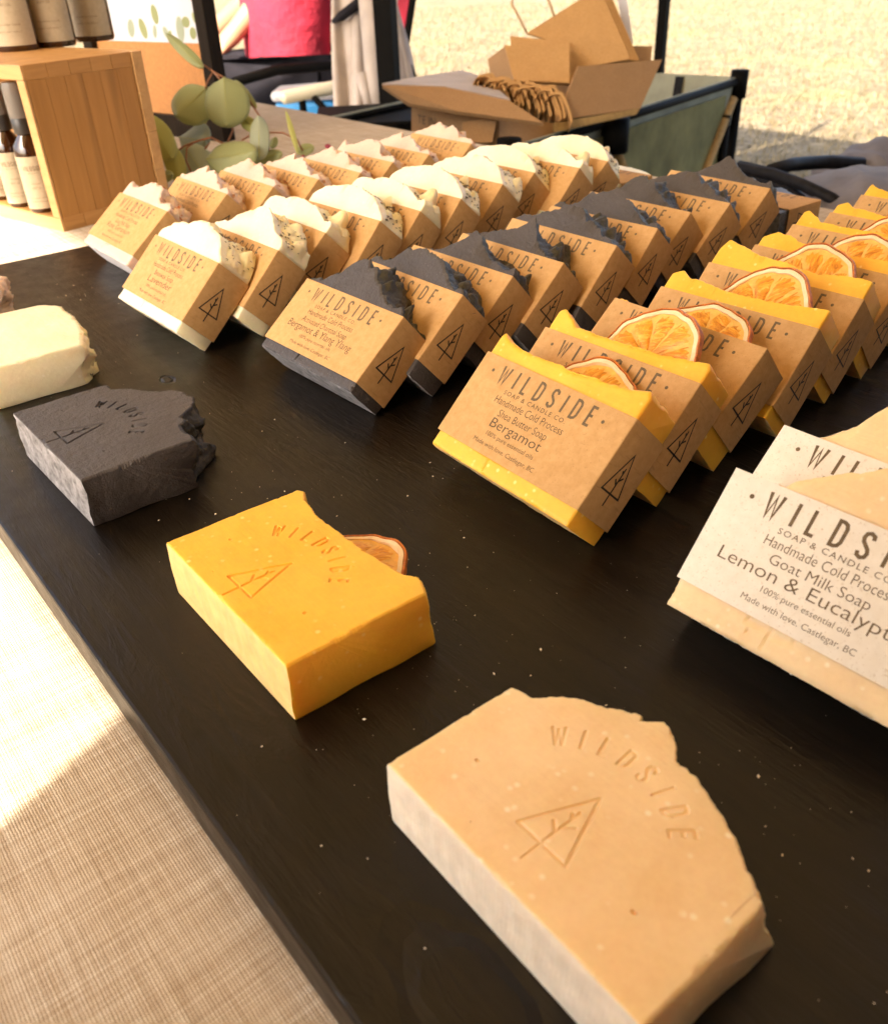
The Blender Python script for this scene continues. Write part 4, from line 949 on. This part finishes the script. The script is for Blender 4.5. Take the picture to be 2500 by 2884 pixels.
# seated person in pink, in a camping chair
pb = P(812, 180, 272); pbase = Vector((pb.x, pb.y, -75)); pf = (-ER * .92 - EF * .38).normalized()
person(pbase, pf, True, 'seated person in a pink top and dark trousers, bare forearm bent, behind the table', M['pink'], M['dark_cloth'], P(622, 135, 262), pbase + pf * 30 + EF * 12 + EZ * 70, elbows=(P(742, -5, 262), pbase + EF * 20 + EZ * 90))
ch = empty('camping_chair', pbase, label='black framed camping chair holding the person in pink', cat='chair')
s_ = pf.cross(EZ).normalized()
def cq(r, fw, h): return pbase + s_ * r + pf * fw + EZ * h
part_of(MB().panel([cq(-25, -20, 38), cq(25, -20, 38), cq(25, 26, 40), cq(-25, 26, 40)], .8), 'seat', M['dark_cloth'], ch, pbase)
part_of(MB().panel([cq(-25, -21, 40), cq(25, -21, 40), cq(25, -33, 88), cq(-25, -33, 88)], .8), 'backrest', M['pink'], ch, pbase)
for sg in (-1, 1):
    part_of(MB().tube([cq(sg * 27, -18, 0), cq(sg * 27, 24, 40)], 1.1), 'leg', M['black_metal'], ch, pbase)
    part_of(MB().tube([cq(sg * 27, 26, 0), cq(sg * 27, -22, 42), cq(sg * 27, -34, 90)], 1.1), 'leg', M['black_metal'], ch, pbase)
    part_of(MB().tube([cq(sg * 27, -24, 66), cq(sg * 27, 10, 66), cq(sg * 27, 22, 64), cq(sg * 27, 27, 56), cq(sg * 27, 26, 40)], 1.4, 8), 'armrest', M['black_metal'], ch, pbase, smooth=True)

# folding chair with cream arm pads, a taupe jacket hung over it
ca = [P(780, 102, 292), P(960, 100, 300)]; cb = [P(792, 275, 236), P(965, 240, 244)]
cbase = Vector((cb[1].x, cb[1].y, -75))
dc = empty('director_chair', cbase, label='folding chair with cream padded arms, beside the person in pink', cat='chair')
for a in (ca, cb):
    d = (a[1] - a[0]).normalized(); part_of(MB().tube([a[0], a[0] + d * .7, a[1] - d * .7, a[1] + d * 22], [1.1, 1.75, 1.75, 1.6], 10), 'arm_pad', M['cream_pad'], dc, cbase, smooth=True)
    for e in (a[0] + d * 6, a[1] + d * 18): part_of(MB().tube([e - EZ * 1, Vector((e.x, e.y, -75))], 1.0), 'leg', M['black_metal'], dc, cbase)
d0, d1 = (ca[0] + ca[1]) / 2, (cb[0] + cb[1]) / 2
part_of(MB().panel([ca[0] - EZ * 36, ca[1] - EZ * 36, cb[1] - EZ * 28, cb[0] - EZ * 28], .8), 'seat', M['dark_cloth'], dc, cbase)
part_of(MB().tube([P(880, 270, 240), P(925, 318, 240)], .9), 'brace', M['black_metal'], dc, cbase)
def drape(name, tl, tr, bl, br, folds, depth_amp, seed, mat, label, cat, thick=.5):
    nx, nz = 90, 40; vs = []; nrm = -EF
    for j in range(nz + 1):
        t = j / nz
        for i in range(nx + 1):
            a = i / nx; p = (tl * (1 - a) + tr * a) * (1 - t) + (bl * (1 - a) + br * a) * t
            ph = a * folds * 6.28 + .8 * math.sin(3 * t + seed) + 1.2 * math.sin(a * 9 + seed)
            p = p + nrm * depth_amp * (.35 + .65 * t) * (math.sin(ph) + .4 * math.sin(2.3 * ph + 1)) + ER * .5 * math.sin(ph * 1.3 + t * 2) + EZ * (.8 * math.sin(a * 7 + seed) * t)
            vs.append(p)
    q = nx + 1; fs = [(j * q + i, j * q + i + 1, (j + 1) * q + i + 1, (j + 1) * q + i) for j in range(nz) for i in range(nx)]
    b0 = Vector(((bl + br) / 2)); root = empty(name, b0, label=label, cat=cat)
    o = part_of(MB().add(vs, fs), 'cloth', mat, root, b0, smooth=True); m_ = o.modifiers.new('t', 'SOLIDIFY'); m_.thickness = thick * S; return root, b0
jr, jb = drape('jacket', P(935, -120, 212), P(1140, -140, 212), P(942, 318, 206), P(1088, 300, 206), 3.5, 1.6, 1., M['jacket'], 'taupe jacket hanging in folds over the chair beside the black pole', 'jacket')
part_of(MB().tube([P(935, 60, 208), P(960, 45, 207), P(1000, 15, 207), P(1010, -5, 207)], [.4, 1.1, 1.2, .6], 8), 'collar', M['dark_cloth'], jr, jb, smooth=True)
part_of(MB().tube([P(1040, -40, 205), P(1050, 120, 203), P(1050, 210, 203), P(1065, 300, 203)], [3.0, 2.6, 2.0, 1.6], 10), 'sleeve', M['jacket'], jr, jb, smooth=True)
part_of(MB().tube([P(1018, 210, 203), P(1038, 300, 203)], [1.6, 1.0], 8), 'sleeve', M['jacket'], jr, jb, smooth=True)
jr2, _ = drape('chair_back_cloth', P(1082, -80, 222), P(1100, -60, 222), P(1100, 300, 222), P(1166, 222, 222), 1.5, .8, 4., M['jacket'], 'taupe cloth stretched to a slanting black edge right of the pole', 'chair cloth')
part_of(MB().tube([P(1075, -60, 222), P(1100, 38, 222), P(1170, 222, 222)], .55, 8), 'edge_rod', M['black_metal'], jr2, _, smooth=True)
bx = P(890, 300, 262); bl_ = empty('cooler', Vector((bx.x, bx.y, -75)), math.atan2(ER.y, ER.x), label='blue cooler with white lid under the cream arm pad', cat='cooler')
MB().box(-10, 14, -14, 14, 0, 58).build('tub', M['blue'], bl_, bevel=1.2); MB().box(-10.6, 14.6, -14.6, 14.6, 58.2, 61).build('lid', M['poster'], bl_, bevel=1.2)
bx = P(1075, 330, 178); bb = empty('black_bin', Vector((bx.x, bx.y, -75)), math.atan2(ER.y, ER.x) + .1, label='black storage bin under the taupe jacket, behind the table', cat='bin')
MB().box(-13, 7.5, -3, 22, 0, 62).build('bin_body', M['dark_cloth'], bb, bevel=1.0); MB().box(-13.5, 8, -3.5, 22.5, 62.3, 64.5).build('lid', M['black_metal'], bb, bevel=.6)

# ------------------------------------------------------------------ folding wagon
ZT = -10.0
w1, w2, w3 = PZ(2080, 228, ZT), PZ(1712, 345, ZT), PZ(1850, 212, ZT)
ax = (w2 - w1); ax.z = 0; wl = ax.length; ax.normalize(); ay = Vector((ax.y, -ax.x, 0)); 
if ay.dot(w3 - w1) < 0: ay = -ay
wg0 = Vector((w1.x, w1.y, -75)); LEN, WID = 92.0, 50.0
wg = empty('folding_wagon', wg0, label='olive canvas folding wagon with black frame, loaded with cardboard boxes', cat='wagon')
def wq(a, b, z): return Vector((w1.x, w1.y, 0)) + ax * a + ay * b + EZ * z
for (a0, b0, a1, b1) in ((0, 0, LEN, 0), (0, WID, LEN, WID), (0, 0, 0, WID), (LEN, 0, LEN, WID)):
    part_of(MB().tube([wq(a0, b0, ZT), wq(a1, b1, ZT)], .75), 'top_rail', M['black_metal'], wg, wg0, smooth=True)
    o = part_of(MB().panel([wq(a0 + (7 if a1 != a0 else 0), b0, ZT - 2), wq(a1, b1, ZT - 2), wq(a1, b1, ZT - 42), wq(a0 + (7 if a1 != a0 else 0), b0, ZT - 42)], .3), 'side_panel', M['olive'], wg, wg0)
    if a0 == a1 == LEN: continue
    o = part_of(MB().panel([wq(a0, b0, ZT + 1.0) + (ay * .5 if b0 == b1 == 0 else ax * .5), wq(a1, b1, ZT + 1.0) + (ay * .5 if b0 == b1 == 0 else ax * .5), wq(a1, b1, ZT - 9) + (ay * 2 if b0 == b1 == 0 else ax * 2), wq(a0, b0, ZT - 9) + (ay * 2 if b0 == b1 == 0 else ax * 2)], .3), 'lining', M['teal'], wg, wg0)
part_of(MB().panel([wq(0, 0, ZT - 37), wq(LEN, 0, ZT - 37), wq(LEN, WID, ZT - 37), wq(0, WID, ZT - 37)], .6), 'floor_panel', M['olive'], wg, wg0)
for b in (13, 31): part_of(MB().panel([wq(1.2, b, ZT + .6), wq(1.2, b + 2, ZT + .6), wq(3.2, b + 2, ZT - 10), wq(3.2, b, ZT - 10)], .3), 'lining_strap', M['black_strap'], wg, wg0)
for a in (0, LEN):
    for b in (0, WID):
        part_of(MB().tube([wq(a, b, ZT + 1.5), wq(a, b, ZT - 52)], 1.3), 'corner_post', M['black_metal'], wg, wg0, smooth=True)
        part_of(MB().tube([wq(a, b, ZT - 3.5), wq(a, b, ZT + 2.4)], 2.0), 'corner_cap', M['black_metal'], wg, wg0, smooth=True)
        wm = Matrix.Translation(wq(a + (6 if a == 0 else -6), b, -75 + 9)) @ Matrix(((ax.x, ay.x, 0, 0), (ax.y, ay.y, 0, 0), (0, 0, 1, 0), (0, 0, 0, 1))) @ Matrix.Rotation(math.pi / 2, 4, 'X')
        w_ = MB().lathe([(7, -2.5), (9, -2), (9, 2), (7, 2.5)], 24, wm); part_of(w_, 'wheel', M['black_strap'], wg, wg0, smooth=True, angle=40)
for b in (-.9, WID + .9):
    for a0, a1 in ((wl, wl * .38), (4, wl * .62), (wl, wl + (LEN - wl) * .6), (LEN - 4, wl + (LEN - wl) * .4)):
        part_of(MB().tube([wq(a0, b, ZT - 3), wq(a1, b, ZT - 44)], .95), 'cross_strut', M['strap_tan'], wg, wg0, smooth=True)
    part_of(MB().tube([wq(7, b, ZT - 6), wq(7, b, ZT - 46)], 1.0), 'inner_post', M['black_metal'], wg, wg0, smooth=True)
part_of(MB().tube([wq(wl, -1.5, ZT + 1), wq(wl, -1.5, ZT - 5)], 2.6), 'hinge', M['black_metal'], wg, wg0, smooth=True)

# cartons and bags heaped on the wagon
def card(root, r0, name, pts, d, t=.5, mat='kraft_dull', **k):
    q = [P(x, y, dd) for (x, y), dd in zip(pts, d if isinstance(d, (list, tuple)) else [d] * len(pts))]
    return part_of(MB().panel(q, t), name, M[mat], root, r0, **k)
r0 = P(1300, 400, 150); c1 = empty('cardboard_box', r0, label='low cardboard box with dark print, its folded out left flap painted grey as if lit', cat='box')
card(c1, r0, 'front_panel', [(1158, 285), (1405, 335), (1405, 470), (1158, 440)], [150, 146, 146, 150])
card(c1, r0, 'side_panel', [(1405, 335), (1560, 345), (1560, 480), (1405, 470)], [146, 152, 152, 146])
card(c1, r0, 'flap', [(1075, 238), (1250, 243), (1432, 281), (1530, 345), (1290, 312), (1150, 290)], [146, 145, 143, 141, 142, 145], .7, 'kraft_dull')
card(c1, r0, 'flap', [(1075, 234), (1166, 216), (1301, 196), (1362, 216), (1436, 279), (1250, 241)], [147, 158, 170, 164, 144, 146], .5, 'jacket', label='flap top painted grey to look lit')  # lit look of the flap top is put into its grey colour
pt = c1.children[0]
tm = MB(); Zc = P(1195, 320, 149.3); xr = (P(1405, 335, 145.4) - P(1158, 285, 149.4)).normalized(); zr = (P(1158, 285, 149.4) - P(1158, 440, 149.4)).normalized()
text_add(tm, 'TE IN', 2.1, 0, 3.3, 0, lambda x, z: P(1175, 345, 148.9) + xr * x + zr * z)
part_of(tm, 'box_print', M['ink_black'], c1, r0)
card(c1, r0, 'inner_flap', [(1300, 345), (1400, 325), (1385, 400), (1310, 400)], [144, 144, 144, 144])
r1 = P(1700, 330, 158); c2 = empty('cardboard_box', r1, label='tilted open cardboard box with tall brown flap at the right, full of paper bags', cat='box')
card(c2, r1, 'front_panel', [(1567, 338), (1628, 186), (1864, 166), (1803, 303)], [150, 151, 158, 157], .6)
card(c2, r1, 'bottom_flap', [(1562, 345), (1803, 303), (1790, 322), (1560, 372)], [150, 157, 157, 150], .5, 'strap_tan')
card(c2, r1, 'back_panel', [(1780, 128), (1836, 128), (1832, 172), (1776, 168)], 170, .6)
card(c2, r1, 'side_panel', [(1372, 165), (1420, 130), (1448, 225), (1380, 215)], [166, 160, 156, 164], .6)
card(c2, r1, 'inner_panel', [(1380, 200), (1640, 180), (1600, 345), (1380, 330)], [172, 172, 168, 168], .6)
def bag(label, pts, d, n, dx, mat='kraft'):
    r = P(pts[-1][0], pts[-1][1], d); b = empty('paper_bag', r, label=label, cat='paper bag', group='kraft paper bags in the boxes')
    for k in range(n):
        card(b, r, 'folded_side', [(x + dx * k, y + 2 * k) for x, y in pts], d + 1.0 * k, .45, mat)
    return b
bag('small kraft bags stacked upright in front in the tilted box', [(1419, 126), (1603, 131), (1603, 232), (1447, 224)], 153, 4, 7)
bag('kraft bag lying behind the small upright stack', [(1436, 100), (1600, 116), (1606, 140), (1438, 128)], 158, 2, 3)
bb_ = bag('large kraft bag leaning out of the tilted box with twine handle', [(1482, 92), (1640, -8), (1700, -10), (1775, 165), (1628, 190), (1604, 130)], 160, 3, 12)
part_of(MB().tube([P(1482, 90, 160), P(1462, 50, 160), P(1440, 10, 160), P(1448, -40, 160), P(1520, -50, 160), P(1548, 10, 160), P(1560, 45, 160)], .22, 6), 'twine_handle', M['twine'], bb_, P(1604, 130, 160), smooth=True)
bag('white bag tip sticking up behind the large kraft bag', [(1738, -20), (1764, -10), (1782, 120), (1760, 130)], 166, 1, 4, 'poster')
# roll of ribbed kraft sleeves
rr = P(1450, 290, 150); rl = empty('cardboard_sleeve_roll', rr, label='fanned row of curled kraft sleeves between the box flaps', cat='packaging')
for k in range(15):
    t = k / 14; x = 1360 + 205 * t + 4 * math.sin(k * 4.7); y = 240 + 42 * t + 4 * math.sin(k * 3.3); d = 152 - 3 * t; pts = []
    for j in range(9):
        a = math.pi * (j / 8) * .95; pts.append(P(x - 30 * math.cos(a) + (12 if j > 4 else 0) * (j - 4) / 4, y - (26 + 6 * math.sin(k * 2.1)) * math.sin(a) + max(0, j - 5) * (14 + 8 * t), d + .3 * (k % 2)))
    vs = []; 
    for p in pts: vs += [p, p + FW * 5.0, p + U2 * .45 + FW * 5.0 + ER * .3, p + U2 * .45 + ER * .3]
    fs = [(4 * j + m, 4 * j + (m + 1) % 4, 4 * j + 4 + (m + 1) % 4, 4 * j + 4 + m) for j in range(8) for m in range(4)] + [(0, 3, 2, 1), (32, 33, 34, 35)]
    part_of(MB().add(vs, fs), 'kraft_sleeve', M['kraft'], rl, rr)

# ------------------------------------------------------------------ dark bag behind the table on the right
g0 = P(2330, 560, 92); bagr = empty('backpack', g0, label='dark grey backpack with black straps slumped behind the far end of the board', cat='bag')
def lump(pts, rads, n=22, seed=0, amp=.12):
    mb = MB(); N = len(pts); vs = []; m = 26
    for i in range(n + 1):
        t = i / n * (N - 1); a = min(int(t), N - 2); u_ = t - a; p = Vector(pts[a]).lerp(Vector(pts[a + 1]), u_); ra = [rads[a][q] * (1 - u_) + rads[a + 1][q] * u_ for q in (0, 1)]
        e = math.sin(math.pi * i / n) ** .5 if i in (0, n) else 1; e = max(.02, min(1, math.sin(math.pi * i / n) * 2.2) ** .5)
        d = (Vector(pts[min(a + 1, N - 1)]) - Vector(pts[a])).normalized(); sx = d.cross(EZ).normalized(); sz = sx.cross(d)
        for k in range(m):
            th = 2 * math.pi * k / m; w = 1 + amp * (math.sin(3 * th + i * .7 + seed) + .6 * math.sin(7 * th - i * 1.1 + seed) + .5 * math.sin(i * 1.9 + th))
            vs.append(p + (sx * math.cos(th) * ra[0] + sz * math.sin(th) * ra[1]) * e * w)
    fs = [(i * m + k, i * m + (k + 1) % m, (i + 1) * m + (k + 1) % m, (i + 1) * m + k) for i in range(n) for k in range(m)] + [tuple(range(m))[::-1], tuple(range(n * m, (n + 1) * m))]
    return mb.add(vs, fs)
part_of(lump([P(2150, 650, 98), P(2300, 610, 96), P(2450, 590, 94), P(2700, 600, 94)], [(9, 2.6), (11, 3.6), (12, 4.0), (9, 3.6)], seed=1, amp=.07), 'main_pouch', M['slate'], bagr, g0, smooth=True)
part_of(lump([P(2310, 520, 112), P(2440, 500, 112), P(2600, 470, 112)], [(6, 1.8), (8, 3.4), (8, 4.5)], seed=4, amp=.07), 'upper_flap', M['slate'], bagr, g0, smooth=True)
part_of(lump([P(2040, 560, 110), P(2150, 540, 108), P(2300, 600, 104)], [(5, 1.2), (6, 2.2), (7, 2.5)], seed=7, amp=.08), 'side_pocket', M['dark_cloth'], bagr, g0, smooth=True)
part_of(MB().tube([P(2080, 470, 99), P(2180, 492, 96), P(2260, 520, 92), P(2340, 560, 90), P(2400, 600, 90)], [.75, .7, .65, .7, .6], 8), 'strap', M['black_strap'], bagr, g0, smooth=True)
part_of(MB().tube([P(2090, 505, 99), P(2170, 515, 97), P(2230, 545, 94), P(2290, 590, 92)], [.85, .8, .7, .6], 8), 'strap', M['black_strap'], bagr, g0, smooth=True)
part_of(MB().tube([P(2170, 480, 98), P(2230, 462, 104), P(2330, 455, 108), P(2430, 462, 108)], .8, 8), 'handle', M['black_strap'], bagr, g0, smooth=True)
# what the bag stands on: a low stool behind the table
st = empty('camp_stool', (g0.x - 3, g0.y + 6, -75), label='low black stool under the dark backpack, hidden behind the cloth', cat='stool')
MB().box(-16, 16, -12, 12, 61, 62.5).build('seat', M['dark_cloth'], st)
for a in (-14, 14):
    for b in (-10, 10): MB().tube([(a, b, 0), (a, b, 61)], 1.0).build('leg', M['black_metal'], st)

# ------------------------------------------------------------------ photographer, out of frame, whose shadow falls on the cloth
phb = Vector((13, -52, -75))
person(phb, Vector((-.25, 1, 0)).normalized(), False, 'person standing at the near side of the table, photographing the soaps', M['slate'], M['dark_cloth'], Vector((-9, -9, 17)), Vector((9, -7, 17)))

# ------------------------------------------------------------------ dry grass
def grass(n, seed):
    r = np.random.RandomState(seed)
    # density falls with distance along the line of sight
    d = 330 + 1500 * r.rand(n) ** 1.5; a = (r.rand(n) - .5) * 1.15
    cx = d * (EF.x * np.cos(a) + ER.x * np.sin(a)); cy = d * (EF.y * np.cos(a) + ER.y * np.sin(a))
    h = (1 + 3 * r.rand(n)) * (1 + d / 2500); w = .25 + .25 * r.rand(n) + d / 4000; th = r.rand(n) * 6.28; lx = (r.rand(n) - .5) * 6; ly = (r.rand(n) - .5) * 6
    v = np.empty((n, 3, 3)); v[:, 0] = np.stack([cx - w * np.cos(th), cy - w * np.sin(th), np.full(n, -75.1)], -1); v[:, 1] = np.stack([cx + w * np.cos(th), cy + w * np.sin(th), np.full(n, -75.1)], -1)
    v[:, 2] = np.stack([cx + lx, cy + ly, -75 + h], -1)
    return v.reshape(-1, 3), np.arange(3 * n).reshape(-1, 3)
v, f = grass(60000, 3)
tag(obj('dry_grass', mesh('dry_grass', v, f, M['grass_blade'])), 'dry yellow grass blades of the field behind the stall', 'grass', kind='stuff')
